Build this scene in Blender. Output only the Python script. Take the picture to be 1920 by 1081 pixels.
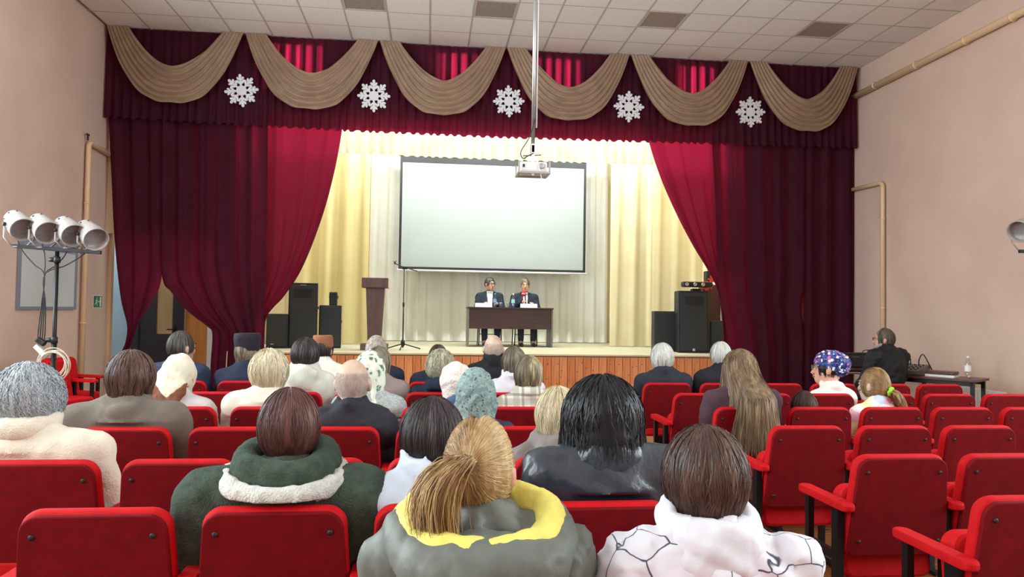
import bpy, bmesh, math, random
import numpy as np
from mathutils import Vector, Matrix

for o in list(bpy.data.objects):
    bpy.data.objects.remove(o, do_unlink=True)
sc = bpy.context.scene
COL = sc.collection

# ---------------------------------------------------------------- camera
CZ = 1.47                      # lens height above the hall floor
FPX = 1380.0                   # focal length in pixels of a 1920 px wide frame
YAW, PITCH, ROLL = 0.1127, 0.0300, 0.0156
FWD = Vector((math.sin(YAW) * math.cos(PITCH), math.cos(YAW) * math.cos(PITCH), math.sin(PITCH)))
_r = Vector((math.cos(YAW), -math.sin(YAW), 0))
_u = _r.cross(FWD)
RGT = _r * math.cos(ROLL) + _u * math.sin(ROLL)
UPV = -_r * math.sin(ROLL) + _u * math.cos(ROLL)
cam_d = bpy.data.cameras.new('camera')
cam = bpy.data.objects.new('camera', cam_d)
COL.objects.link(cam)
cam_d.sensor_width = 36.0
cam_d.lens = FPX / 1920 * 36
cam_d.clip_start = 0.05
cam.matrix_world = Matrix(((RGT.x, UPV.x, -FWD.x, 0), (RGT.y, UPV.y, -FWD.y, 0),
                           (RGT.z, UPV.z, -FWD.z, CZ), (0, 0, 0, 1)))
sc.camera = cam

# ---------------------------------------------------------------- light and exposure
sc.view_settings.view_transform = 'Standard'
sc.view_settings.look = 'None'
sc.view_settings.gamma = 1.0
sc.view_settings.use_curve_mapping = False
sc.view_settings.exposure = 0.0
world = bpy.data.worlds.new('world')
sc.world = world
world.use_nodes = True
_bg = world.node_tree.nodes['Background']
_bg.inputs[0].default_value = (0.80, 0.90, 1.0, 1)
_bg.inputs[1].default_value = 1.0

# the room, metres
XL, XR = -4.90, 7.14           # side walls
YP = 11.53                     # pelmet plane, where hall meets stage
HC = 5.64                      # hall ceiling
YB = -4.0                      # rear wall
STZ = 0.783                    # stage floor

def area_light(name, loc, rot, sx, sy, power, col=(1, 1, 1)):
    d = bpy.data.lights.new(name, 'AREA')
    d.shape = 'RECTANGLE'; d.size = sx; d.size_y = sy
    d.energy = power; d.color = col
    o = bpy.data.objects.new(name, d)
    o.location = loc; o.rotation_euler = rot
    COL.objects.link(o)
    return o

WIN_Y = (-1.4, 1.4, 4.2, 7.0)  # window centres along the left wall
WIN_W, WIN_Z0, WIN_Z1 = 1.8, 1.4, 5.2
for wy in WIN_Y:               # daylight entering through each window of the left wall
    area_light('daylight', (XL - 0.32, wy, (WIN_Z0 + WIN_Z1) / 2), (0, -math.pi / 2, 0),
               WIN_Z1 - WIN_Z0, WIN_W, 330, (0.88, 0.95, 1.0))
for wy in WIN_Y[:3]:           # and through the windows opposite
    area_light('daylight', (XR + 0.32, wy, (WIN_Z0 + WIN_Z1) / 2), (0, math.pi / 2, 0),
               WIN_Z1 - WIN_Z0, WIN_W, 320, (0.88, 0.95, 1.0))

# ---------------------------------------------------------------- helpers
def ray(px, py):
    return FWD + RGT * ((px - 960) / FPX) - UPV * ((py - 540.5) / FPX)
def at(px, py, Y):             # the point of the plane y = Y seen at that pixel
    r = ray(px, py); return Vector((0, 0, CZ)) + r * (Y / r.y)
def atx(px, py, X):
    r = ray(px, py); return Vector((0, 0, CZ)) + r * (X / r.x)
def atz(px, py, Z):
    r = ray(px, py); return Vector((0, 0, CZ)) + r * ((Z - CZ) / r.z)

def srgb(r, g, b):
    f = lambda c: (c / 255 / 12.92) if c / 255 <= 0.04045 else ((c / 255 + 0.055) / 1.055) ** 2.4
    return (f(r), f(g), f(b), 1)

def new_mat(name):
    m = bpy.data.materials.new(name); m.use_nodes = True
    nt = m.node_tree
    return m, nt, nt.nodes['Principled BSDF']

def mat(name, col, rough=0.6, metal=0.0, col2=None, scale=8.0, stretch=(1, 1, 1), bump=0.0, bscale=60.0,
        sheen=0.0, spec=0.5, trans=0.0, detail=4.0, lo=0.35, hi=0.65, coat=0.0, tcol=None):
    """plain procedural material: two tones mixed by noise, fine bump, optional cloth translucency"""
    m, nt, b = new_mat(name)
    N, L = nt.nodes, nt.links
    b.inputs['Roughness'].default_value = rough
    b.inputs['Metallic'].default_value = metal
    b.inputs['Specular IOR Level'].default_value = spec
    b.inputs['Coat Weight'].default_value = coat
    if sheen:
        b.inputs['Sheen Weight'].default_value = sheen
        b.inputs['Sheen Tint'].default_value = col
    tc = N.new('ShaderNodeTexCoord'); mp = N.new('ShaderNodeMapping')
    L.new(tc.outputs['Object'], mp.inputs[0]); mp.inputs['Scale'].default_value = stretch
    csock = None
    if col2 is not None:
        nz = N.new('ShaderNodeTexNoise'); nz.inputs['Scale'].default_value = scale
        nz.inputs['Detail'].default_value = detail
        L.new(mp.outputs[0], nz.inputs['Vector'])
        rp = N.new('ShaderNodeValToRGB')
        rp.color_ramp.elements[0].position = lo; rp.color_ramp.elements[0].color = col
        rp.color_ramp.elements[1].position = hi; rp.color_ramp.elements[1].color = col2
        L.new(nz.outputs[0], rp.inputs[0]); csock = rp.outputs[0]
        L.new(csock, b.inputs['Base Color'])
    else:
        b.inputs['Base Color'].default_value = col
    if bump:
        n2 = N.new('ShaderNodeTexNoise'); n2.inputs['Scale'].default_value = bscale
        L.new(mp.outputs[0], n2.inputs['Vector'])
        bp = N.new('ShaderNodeBump'); bp.inputs['Strength'].default_value = bump
        bp.inputs['Distance'].default_value = 0.01
        L.new(n2.outputs[0], bp.inputs['Height']); L.new(bp.outputs[0], b.inputs['Normal'])
    if trans:
        t = N.new('ShaderNodeBsdfTranslucent'); t.inputs[0].default_value = col
        if tcol: t.inputs[0].default_value = tcol
        elif csock: L.new(csock, t.inputs[0])
        mx = N.new('ShaderNodeMixShader'); mx.inputs[0].default_value = trans
        L.new(b.outputs[0], mx.inputs[1]); L.new(t.outputs[0], mx.inputs[2])
        L.new(mx.outputs[0], N['Material Output'].inputs[0])
    return m

def tag(o, label=None, cat=None, group=None, kind=None):
    if label: o['label'] = label
    if cat: o['category'] = cat
    if group: o['group'] = group
    if kind: o['kind'] = kind
    return o

def thing(name, label, cat, loc=(0, 0, 0), rz=0.0, group=None):
    o = bpy.data.objects.new(name, None)
    o.empty_display_size = 0.1
    COL.objects.link(o); o.location = loc; o.rotation_euler = (0, 0, rz)
    return tag(o, label, cat, group)

class MB:
    """collects shapes and links them as one mesh object"""
    def __init__(self): self.v = []; self.f = []; self.smooth = []
    def add(self, verts, faces, smooth=False):
        n = len(self.v); self.v.extend([tuple(p) for p in verts])
        self.f.extend([tuple(i + n for i in f) for f in faces]); self.smooth.extend([smooth] * len(faces))
        return self
    def box(self, lo, hi, M=None):
        x0, y0, z0 = lo; x1, y1, z1 = hi
        v = [Vector(p) for p in ((x0, y0, z0), (x1, y0, z0), (x1, y1, z0), (x0, y1, z0),
                                 (x0, y0, z1), (x1, y0, z1), (x1, y1, z1), (x0, y1, z1))]
        if M is not None: v = [M @ p for p in v]
        return self.add(v, [(0, 3, 2, 1), (4, 5, 6, 7), (0, 1, 5, 4), (1, 2, 6, 5), (2, 3, 7, 6), (3, 0, 4, 7)])
    def bbox(self, c, s, bev=0.01, M=None):
        """box with chamfered edges"""
        bm = bmesh.new(); bmesh.ops.create_cube(bm, size=1)
        for p in bm.verts: p.co = Vector((p.co.x * s[0] + c[0], p.co.y * s[1] + c[1], p.co.z * s[2] + c[2]))
        bmesh.ops.bevel(bm, geom=bm.edges[:], offset=min(bev, min(s) * 0.45), segments=2, affect='EDGES', profile=0.6)
        bm.verts.index_update()
        v = [p.co.copy() for p in bm.verts]
        if M is not None: v = [M @ p for p in v]
        self.add(v, [[p.index for p in f.verts] for f in bm.faces], False); bm.free(); return self
    def tube(self, pts, r, n=8, r2=None, caps=True, smooth=True):
        pts = [Vector(p) for p in pts]; m = len(pts); V = []; F = []
        prev = None
        for i, p in enumerate(pts):
            d = (pts[min(i + 1, m - 1)] - pts[max(i - 1, 0)]).normalized()
            if prev is None:
                a = Vector((0, 0, 1)) if abs(d.z) < 0.9 else Vector((1, 0, 0))
                s = d.cross(a).normalized()
            else:
                s = (prev - d * prev.dot(d)).normalized()
            prev = s; t = d.cross(s)
            rr = r if r2 is None else r + (r2 - r) * i / (m - 1)
            for k in range(n):
                an = 2 * math.pi * k / n
                V.append(p + s * (rr * math.cos(an)) + t * (rr * math.sin(an)))
        for i in range(m - 1):
            for k in range(n):
                F.append((i * n + k, i * n + (k + 1) % n, (i + 1) * n + (k + 1) % n, (i + 1) * n + k))
        if caps: F.append(tuple(range(n - 1, -1, -1))); F.append(tuple(range((m - 1) * n, m * n)))
        return self.add(V, F, smooth)
    def lathe(self, prof, n=24, M=None, smooth=True, cap=True):
        """profile of (radius, z) pairs turned about z"""
        V = []; F = []
        for r, z in prof:
            for k in range(n):
                an = 2 * math.pi * k / n; V.append(Vector((r * math.cos(an), r * math.sin(an), z)))
        for i in range(len(prof) - 1):
            for k in range(n):
                F.append((i * n + k, i * n + (k + 1) % n, (i + 1) * n + (k + 1) % n, (i + 1) * n + k))
        if cap: F.append(tuple(range(n - 1, -1, -1))); F.append(tuple(range((len(prof) - 1) * n, len(prof) * n)))
        if M is not None: V = [M @ p for p in V]
        return self.add(V, F, smooth)
    def prism(self, outline, y0, y1, bev=0.0, M=None, smooth=False):
        """outline of (x, z) extruded along y, rim chamfered by bev"""
        n = len(outline)
        cx = sum(p[0] for p in outline) / n; cz = sum(p[1] for p in outline) / n
        def ring(y, ins):
            R = []
            for x, z in outline:
                d = math.hypot(x - cx, z - cz) or 1
                k = max(0, 1 - ins / d)
                R.append(Vector((cx + (x - cx) * k, y, cz + (z - cz) * k)))
            return R
        L = [ring(y0, 0), ring(y1, 0)] if not bev else [ring(y0, bev), ring(y0 + bev * 0.3, bev * 0.35), ring(y0 + bev, 0),
                                                        ring(y1 - bev, 0), ring(y1 - bev * 0.3, bev * 0.35), ring(y1, bev)]
        V = [p for l in L for p in l]; F = []
        for i in range(len(L) - 1):
            for k in range(n):
                F.append((i * n + k, i * n + (k + 1) % n, (i + 1) * n + (k + 1) % n, (i + 1) * n + k))
        F.append(tuple(range(n - 1, -1, -1))); F.append(tuple(range((len(L) - 1) * n, len(L) * n)))
        if M is not None: V = [M @ p for p in V]
        return self.add(V, F, smooth)
    def grid(self, P, closed_u=False, smooth=True):
        """P[v][u] rows of points"""
        nv, nu = len(P), len(P[0]); F = []
        for j in range(nv - 1):
            for i in range(nu - (0 if closed_u else 1)):
                a = (i + 1) % nu
                F.append((j * nu + i, j * nu + a, (j + 1) * nu + a, (j + 1) * nu + i))
        return self.add([p for r in P for p in r], F, smooth)
    def mesh(self, name, m):
        me = bpy.data.meshes.new(name)
        me.from_pydata([tuple(p) for p in self.v], [], self.f)
        me.polygons.foreach_set('use_smooth', self.smooth)
        if m is not None: me.materials.append(m)
        bm = bmesh.new(); bm.from_mesh(me); bmesh.ops.recalc_face_normals(bm, faces=bm.faces[:]); bm.to_mesh(me); bm.free()
        me.update(); return me
    def build(self, name, m, parent=None, loc=None, rot=None):
        return obj(name, self.mesh(name, m), parent, loc, rot)

def obj(name, me, parent=None, loc=None, rot=None):
    o = bpy.data.objects.new(name, me); COL.objects.link(o)
    if parent is not None: o.parent = parent
    if loc is not None: o.location = loc
    if rot is not None: o.rotation_euler = rot
    return o

def copy_tree(o, parent=None):
    c = o.copy(); COL.objects.link(c); c.parent = parent
    for ch in list(o.children): copy_tree(ch, c)
    return c

def rounded(pts, r, seg=5):
    """round the corners of a polygon of (x, z); r may be one radius or one per corner"""
    out = []; n = len(pts)
    for i in range(n):
        p = Vector(pts[i]); a = Vector(pts[i - 1]); b = Vector(pts[(i + 1) % n])
        rr = r[i] if isinstance(r, (list, tuple)) else r
        da = (a - p).normalized(); db = (b - p).normalized()
        ang = math.acos(max(-1, min(1, da.dot(db)))); t = rr / math.tan(ang / 2)
        c = p + (da + db).normalized() * (rr / math.sin(ang / 2))
        s, e = p + da * t - c, p + db * t - c
        a0 = math.atan2(s.y, s.x); a1 = math.atan2(e.y, e.x); d = (a1 - a0 + math.pi) % (2 * math.pi) - math.pi
        for k in range(seg + 1):
            an = a0 + d * k / seg; out.append((c.x + rr * math.cos(an), c.y + rr * math.sin(an)))
    return out

def spline(pts, n):
    """n points along a smooth curve through the given points"""
    P = [Vector(p) for p in pts]; P = [P[0] * 2 - P[1]] + P + [P[-1] * 2 - P[-2]]
    m = len(P) - 3; out = []
    for k in range(n):
        t = k / (n - 1) * m; i = min(int(t), m - 1); u = t - i
        a, b, c, d = P[i:i + 4]
        out.append(0.5 * ((2 * b) + (c - a) * u + (2 * a - 5 * b + 4 * c - d) * u * u + (3 * b - a - 3 * c + d) * u ** 3))
    return out
# ---------------------------------------------------------------- materials
M = {}
M['wall'] = mat('pink_plaster', srgb(214, 186, 173), 0.85, col2=srgb(221, 193, 178), scale=1.2, bump=0.15, bscale=40, spec=0.2)
M['tile'] = mat('ceiling_tile', srgb(238, 238, 237), 0.9, col2=srgb(230, 229, 227), scale=30, bump=0.2, bscale=150, spec=0.1)
M['tbar'] = mat('grid_bar', srgb(186, 182, 178), 0.6)
M['lamp_off'] = mat('unlit_diffuser', srgb(160, 150, 142), 0.5, col2=srgb(150, 140, 132), scale=14)
M['floor'] = mat('floor_board', srgb(150, 92, 48), 0.35, col2=srgb(120, 68, 34), scale=5, stretch=(0.6, 12, 1), coat=0.2)
M['maroon'] = mat('maroon_curtain_cloth', srgb(74, 30, 50), 0.75, col2=srgb(66, 26, 44), scale=3, bump=0.12, bscale=300,
                  sheen=0.15, spec=0.15, trans=0.45, tcol=srgb(158, 24, 58))
M['tan'] = mat('tan_satin', srgb(158, 132, 110), 0.5, col2=srgb(146, 120, 100), scale=6, bump=0.1, bscale=300, sheen=0.3, spec=0.3)
M['cream'] = mat('cream_voile', srgb(246, 247, 243), 0.8, col2=srgb(240, 240, 234), scale=2, bump=0.05, bscale=200, trans=0.2, spec=0.2)
M['white_cloth'] = mat('white_valance_cloth', srgb(226, 224, 212), 0.8, col2=srgb(218, 215, 200), scale=4, bump=0.1, bscale=200, trans=0.15, spec=0.2)
M['yellow'] = mat('yellow_drape', srgb(212, 198, 146), 0.8, col2=srgb(206, 190, 136), scale=2, trans=0.12, spec=0.2)
M['paleyellow'] = mat('pale_yellow_drape', srgb(218, 209, 172), 0.8, col2=srgb(212, 201, 160), scale=2, trans=0.12, spec=0.2)
M['pine'] = mat('orange_pine', srgb(192, 108, 54), 0.45, col2=srgb(160, 80, 36), scale=4, stretch=(8, 8, 0.7), coat=0.15)
M['stagefloor'] = mat('stage_linoleum', srgb(178, 172, 146), 0.6, col2=srgb(166, 160, 134), scale=5)
M['lip'] = mat('stage_edge', srgb(214, 190, 150), 0.5)
M['backwall'] = mat('stage_back_plaster', srgb(226, 208, 172), 0.8)
M['blackout'] = mat('stage_roof', srgb(150, 140, 120), 0.9)
M['steel'] = mat('galvanised_steel', srgb(190, 192, 192), 0.35, 0.9)
M['pipe'] = mat('cream_gloss_paint', srgb(226, 196, 156), 0.35)
M['black'] = mat('black_plastic', srgb(26, 27, 30), 0.5)
M['blackmetal'] = mat('black_powder_coat', srgb(22, 22, 26), 0.4, 0.3)
M['white'] = mat('white_plastic', srgb(232, 232, 228), 0.45)
M['glass'] = None

def glass_mat(name, col, alpha):
    m, nt, b = new_mat(name)
    t = nt.nodes.new('ShaderNodeBsdfTransparent'); t.inputs[0].default_value = col
    g = nt.nodes.new('ShaderNodeBsdfGlossy'); g.inputs['Roughness'].default_value = 0.08
    mx = nt.nodes.new('ShaderNodeMixShader'); mx.inputs[0].default_value = alpha
    nt.links.new(t.outputs[0], mx.inputs[1]); nt.links.new(g.outputs[0], mx.inputs[2])
    nt.links.new(mx.outputs[0], nt.nodes['Material Output'].inputs[0])
    return m
M['glass'] = glass_mat('window_glass', (0.95, 0.98, 0.97, 1), 0.06)

# ---------------------------------------------------------------- hall shell
def struct(name, mb, m, parent=None):
    o = mb.build(name, m, parent)
    if parent is None: o['kind'] = 'structure'
    return o

fl = struct('floor', MB().box((XL - 2.5, YB, -0.12), (XR, 16.4, -0.022)), M['floor'])
bw = 0.125
board = MB().bbox((0, 0, -0.011), (XR - XL, bw - 0.006, 0.022), 0.003).mesh('floor_board', M['floor'])
k = 0
y = 1.3
while y < 11.6:
    obj('floor_board', board, fl, ((XL + XR) / 2, y, 0)); y += bw

def wall_with_windows(x0, x1, ye, wins):
    mb = MB()
    mb.box((x0, YB, -0.02), (x1, ye, WIN_Z0)).box((x0, YB, WIN_Z1), (x1, ye, HC + 0.3))
    edges = [YB] + [e for w in wins for e in (w - WIN_W / 2, w + WIN_W / 2)] + [ye]
    for a, b in zip(edges[::2], edges[1::2]): mb.box((x0, a, WIN_Z0), (x1, b, WIN_Z1))
    return mb
struct('wall_left', wall_with_windows(XL - 0.25, XL, 11.95, WIN_Y), M['wall'])
struct('wall_right', wall_with_windows(XR, XR + 0.25, 12.2, WIN_Y[:3]), M['wall'])
struct('wall_rear', MB().box((XL, YB - 0.25, -0.02), (XR, YB, HC + 0.3)), M['wall'])

def window(n, org, rz, w):
    root = thing('window_%d' % n, None, None, org, rz); root['kind'] = 'structure'
    h = WIN_Z1 - WIN_Z0; f = MB(); t = 0.07
    f.box((-w / 2, -0.05, 0), (-w / 2 + t, 0.05, h)).box((w / 2 - t, -0.05, 0), (w / 2, 0.05, h))
    f.box((-w / 2 + t, -0.05, 0), (w / 2 - t, 0.05, t)).box((-w / 2 + t, -0.05, h - t), (w / 2 - t, 0.05, h))
    f.box((-t / 2, -0.04, t), (t / 2, 0.04, h - t)).box((-w / 2 + t, -0.035, h * 0.66), (w / 2 - t, 0.035, h * 0.66 + t))
    f.build('window_frame', M['white'], root)
    for a, b in ((-w / 2 + t, -t / 2), (t / 2, w / 2 - t)):
        for c, d in ((t, h * 0.66), (h * 0.66 + t, h - t)):
            MB().box((a, -0.004, c), (b, 0.004, d)).build('pane', M['glass'], root)
for n, wy in enumerate(WIN_Y): window(n + 1, (XL - 0.15, wy, WIN_Z0), math.pi / 2, WIN_W)
for n, wy in enumerate(WIN_Y[:3]): window(n + 5, (XR + 0.15, wy, WIN_Z0), math.pi / 2, WIN_W)

# suspended ceiling: grid bars, single tiles over the visible end, one sheet further back
GX0, GY0, GP = -4.2514, 10.968, 0.6
ce = struct('ceiling', MB().box((XL, YB, HC + 0.03), (XR, 11.8, HC + 0.2)), M['tbar'])
LAMPS = {(5, 2), (8, 2), (12, 2), (16, 2)}
tile = MB().bbox((0, 0, 0.012), (GP - 0.022, GP - 0.022, 0.03), 0.004).mesh('ceiling_tile', M['tile'])
ttile = MB()
ys_end = GY0 + GP
rnd = random.Random(3)
for j in range(0, 7):
    yc = GY0 + GP * 0.5 - GP * j + (0 if j else 0)
    for i in range(-1, 19):
        x0, x1 = GX0 + GP * i, GX0 + GP * (i + 1)
        xa, xb = max(x0, XL), min(x1, XR)
        ya, yb = GY0 - GP * (j - 1) - GP, GY0 - GP * (j - 1)
        if j == 0: yb = min(yb, 11.62)
        if (i, j) in LAMPS: continue
        if xa == x0 and xb == x1 and j:
            obj('ceiling_tile', tile, ce, ((x0 + x1) / 2, (ya + yb) / 2, HC - 0.004 + rnd.uniform(0, 0.004)))
        else:
            MB().bbox(((xa + xb) / 2, (ya + yb) / 2, HC + 0.012), (xb - xa - 0.022, yb - ya - 0.022, 0.03), 0.004).build('ceiling_tile', M['tile'], ce)
MB().box((XL, YB, HC), (XR, GY0 - GP * 6, HC + 0.03)).build('ceiling_sheet', M['tile'], ce)
# grid bars, proud of the joints
for i in range(0, 20):
    x = GX0 + GP * i
    if XL < x < XR: MB().box((x - 0.011, GY0 - GP * 6, HC - 0.006), (x + 0.011, 11.6, HC + 0.03)).build('grid_bar', M['tbar'], ce)
for j in range(0, 7):
    y = GY0 - GP * j
    MB().box((XL, y - 0.011, HC - 0.005), (XR, y + 0.011, HC + 0.03)).build('grid_bar', M['tbar'], ce)
for q, (i, j) in enumerate(sorted(LAMPS)):
    xc, yc = GX0 + GP * (i + 0.5), GY0 - GP * (j - 0.5)
    t = thing('ceiling_light', ('unlit grey ceiling light panel, %s of the four near the curtains' % ('leftmost', 'second from left', 'third from left', 'rightmost')[q]),
              'ceiling light', (xc, yc, HC), 0, 'unlit ceiling light panels')
    f = MB()
    for a, b in (((-.29, -.29), (.29, -.265)), ((-.29, .265), (.29, .29)), ((-.29, -.265), (-.265, .265)), ((.265, -.265), (.29, .265))):
        f.box((a[0], a[1], -0.008), (b[0], b[1], 0.028))
    f.build('frame', M['tbar'], t)
    MB().bbox((0, 0, 0.008), (0.53, 0.53, 0.02), 0.004).build('diffuser', M['lamp_off'], t)

# ---------------------------------------------------------------- stage house
SX0, SX1, SY0, SY1 = -2.97, 5.35, 11.76, 16.45
SROOF = 5.9
struct('wall_back', MB().box((-3.3, SY1 + 0.03, 0), (SX1 + 0.1, SY1 + 0.2, SROOF)), M['backwall'])
struct('wall_stage_left', MB().box((SX0 - 0.25, SY0 + 0.02, 0), (SX0 - 0.13, SY1, SROOF)), M['backwall'])
struct('wall_stage_right', MB().box((SX1, SY0 + 0.06, 0), (SX1 + 0.12, SY1, SROOF)), M['backwall'])
struct('ceiling_stage', MB().box((SX0 - 0.12, SY0, SROOF), (SX1 + 0.1, SY1, SROOF + 0.1)), M['blackout'])
struct('wall_proscenium_right', MB().box((SX1 + 0.12, 12.0, 0), (XR, 12.15, 5.9)), M['wall'])
pl0 = at(490, 600, 11.9).x; pr0 = at(1372, 600, 11.9).x; pr1 = at(1347, 400, 11.9).x
struct('light_block_left', MB().box((SX0 - 0.12, 11.86, STZ), (pl0, 11.96, SROOF)), M['backwall'])  # unseen panel added to keep stage light off the left outer curtain
struct('light_block_right', MB().box((pr0, 11.86, STZ), (SX1, 11.96, 2.2)).box((pr1, 11.86, 2.2), (SX1, 11.96, SROOF)), M['backwall'])  # added and unseen too: shields the right outer curtain from backlight
struct('light_block_upper', MB().box((XL, 11.80, 2.55), (SX0 - 0.12, 11.9, SROOF)), M['backwall'])  # added behind the curtain to stop passage light shining through its upper part
# header above the opening; slots where lamps behind shine through the pelmet
slots = [(at(a, 80, 11.6).x, at(b, 80, 11.6).x) for a, b in ((524, 600), (835, 884), (1014, 1084), (1284, 1334))]
hb = MB(); zs0, zs1 = 4.95, 5.52
hb.box((XL, 11.70, 4.42), (XR, 11.755, zs0)).box((XL, 11.70, zs1), (XR, 11.755, SROOF))
e = [XL] + [q for s in slots for q in s] + [XR]
for a, b in zip(e[::2], e[1::2]): hb.box((a, 11.70, zs0), (b, 11.755, zs1))
struct('wall_header', hb, M['backwall'])

stage = thing('stage', 'raised stage with orange pine front boards and pale linoleum top', 'stage', (0, SY0, 0))
def rel(mb): return mb
MB().box((SX0, 0.03, STZ - 0.09), (SX1, SY1 - SY0, STZ)).build('stage_floor', M['stagefloor'], stage)
MB().bbox(((SX0 + SX1) / 2, 0.0, STZ - 0.016), (SX1 - SX0, 0.08, 0.034), 0.01).build('edge_trim', M['lip'], stage)
MB().bbox((SX0 - 0.06, -0.03, STZ / 2), (0.12, 0.06, STZ), 0.008).build('corner_post', M['lip'], stage)
pw = 0.1305
plank = MB().bbox((0, 0, (STZ - 0.09) / 2), (pw - 0.006, 0.022, STZ - 0.09), 0.004).mesh('plank', M['pine'])
npk = int((SX1 - SX0) / pw)
PM = []
for i, (a, b) in enumerate((((218, 138, 82), (192, 108, 58)), ((210, 126, 70), (178, 96, 50)), ((224, 146, 90), (198, 116, 66)))):
    m = mat('orange_pine_%d' % i, srgb(*a), 0.45, col2=srgb(*b), scale=3.5, stretch=(9, 9, 0.8), coat=0.15, lo=0.4, hi=0.7)
    PM.append(m)
pmesh = [MB().bbox((0, 0, (STZ - 0.05) / 2), (pw - 0.006, 0.022, STZ - 0.05), 0.004).mesh('plank', m) for m in PM]
knot = mat('pine_knot', srgb(92, 44, 20), 0.5)
for i in range(npk):
    p = obj('plank', rnd.choice(pmesh), stage, (SX0 + pw * (i + 0.5), 0.0 + rnd.uniform(-.002, .002), 0))
    if i > 24:
        kb = MB()
        for q in range(rnd.randint(1, 3)):
            kx, kz = rnd.uniform(-.045, .045), rnd.uniform(0.3, 0.7)
            kb.lathe([(0.0085, -0.0005), (0.0085, 0.001), (0.004, 0.0014)], 8, Matrix.Translation((kx, -0.011, kz)) @ Matrix.Rotation(math.pi / 2, 4, 'X'))
        kb.build('knot', knot, p)['kind'] = 'stuff'
MB().box((SX0, 0.012, 0), (SX1, 0.03, STZ - 0.09)).build('backing_board', knot, stage)

# side passage seen under the gathered left curtain
M['blue'] = mat('pale_blue_paint', srgb(176, 196, 204), 0.6, col2=srgb(166, 188, 198), scale=3)
M['orange_door'] = mat('orange_veneer', srgb(206, 138, 66), 0.45, col2=srgb(190, 122, 54), scale=4, stretch=(6, 6, 0.6))
M['darkdoor'] = mat('dark_door_paint', srgb(48, 46, 52), 0.45)
M['obscure'] = mat('frosted_amber_glass', srgb(196, 164, 120), 0.25, col2=srgb(176, 142, 100), scale=5, stretch=(1, 1, 0.3))
YPA = 13.2
struct('wall_passage', MB().box((-7.0, YPA, 0), (SX0 - 0.12, YPA + 0.15, 4.2)), M['blue'])
struct('wall_passage_side', MB().box((-7.1, 11.95, 0), (-7.0, YPA, 4.2)), M['blue'])
struct('wall_passage_front', MB().box((-7.1, 11.85, 0), (XL - 0.25, 11.95, 4.2)), M['blue'])
struct('ceiling_passage', MB().box((-7.1, 11.8, 4.2), (SX0 - 0.12, YPA + 0.1, 4.3)), M['tile'])
struct('trim_1', MB().bbox((XL + 0.0, 11.97, 2.1), (0.10, 0.10, 4.2), 0.01), M['pipe'])
area_light('passage_fill', (-5.6, 12.5, 4.1), (0, 0, 0), 0.9, 0.5, 65, (0.9, 0.96, 1.0))  # unseen lamp added to brighten the passage, standing in for daylight
tl = thing('passage_fill_box', 'white housing of the added fill lamp in the passage behind the left curtain', 'lamp', (-5.6, 12.5, 4.2))
MB().bbox((0, 0, -0.03), (1.0, 0.6, 0.06), 0.01).build('housing', M['white'], tl)
D1 = thing('door_1', None, None, (0, YPA, 0)); D1['kind'] = 'structure'
dx0, dx1 = at(262, 600, YPA).x, at(342, 600, YPA).x
MB().box((dx0 - 0.10, -0.10, 0), (dx0 + 0.02, 0, 2.35)).box((dx1 - 0.02, -0.1, 0), (dx1 + 0.05, 0, 2.35)).box((dx0, -0.1, 2.25), (dx1, 0, 2.35)).build('door_frame', M['darkdoor'], D1)
gx0, gx1 = at(296, 600, YPA).x, at(326, 600, YPA).x
MB().box((dx0 + .02, -0.07, 0), (gx0, -0.03, 2.25)).box((gx1, -0.07, 0), (dx1 - .02, -0.03, 2.25)).box((gx0, -0.07, 0), (gx1, -0.03, 0.98)).box((gx0, -0.07, 2.1), (gx1, -0.03, 2.25)).build('door_leaf', M['darkdoor'], D1)
MB().box((gx0, -0.055, 0.98), (gx1, -0.045, 2.1)).build('pane', M['obscure'], D1)
hz = at(333, 617, YPA).z
hx = at(331, 617, YPA).x
MB().tube([(hx, -0.07, hz), (hx, -0.12, hz), (hx - 0.12, -0.12, hz)], 0.011).bbox((hx, -0.075, hz - 0.02), (0.035, 0.012, 0.2), 0.004).build('door_handle', M['blackmetal'], D1)
D2 = thing('door_2', None, None, (0, YPA, 0)); D2['kind'] = 'structure'
ox0, ox1 = at(350, 640, YPA).x, at(391, 640, YPA).x
MB().bbox(((ox0 + ox1) / 2, -0.05, 1.1), (ox1 - ox0, 0.05, 2.2), 0.006).build('door_leaf', M['orange_door'], D2)
MB().box((ox1, -0.09, 0), (ox1 + 0.09, 0, 2.25)).box((ox0 - 0.05, -0.06, 0), (ox0, 0, 2.25)).build('door_frame', M['white'], D2)
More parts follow.
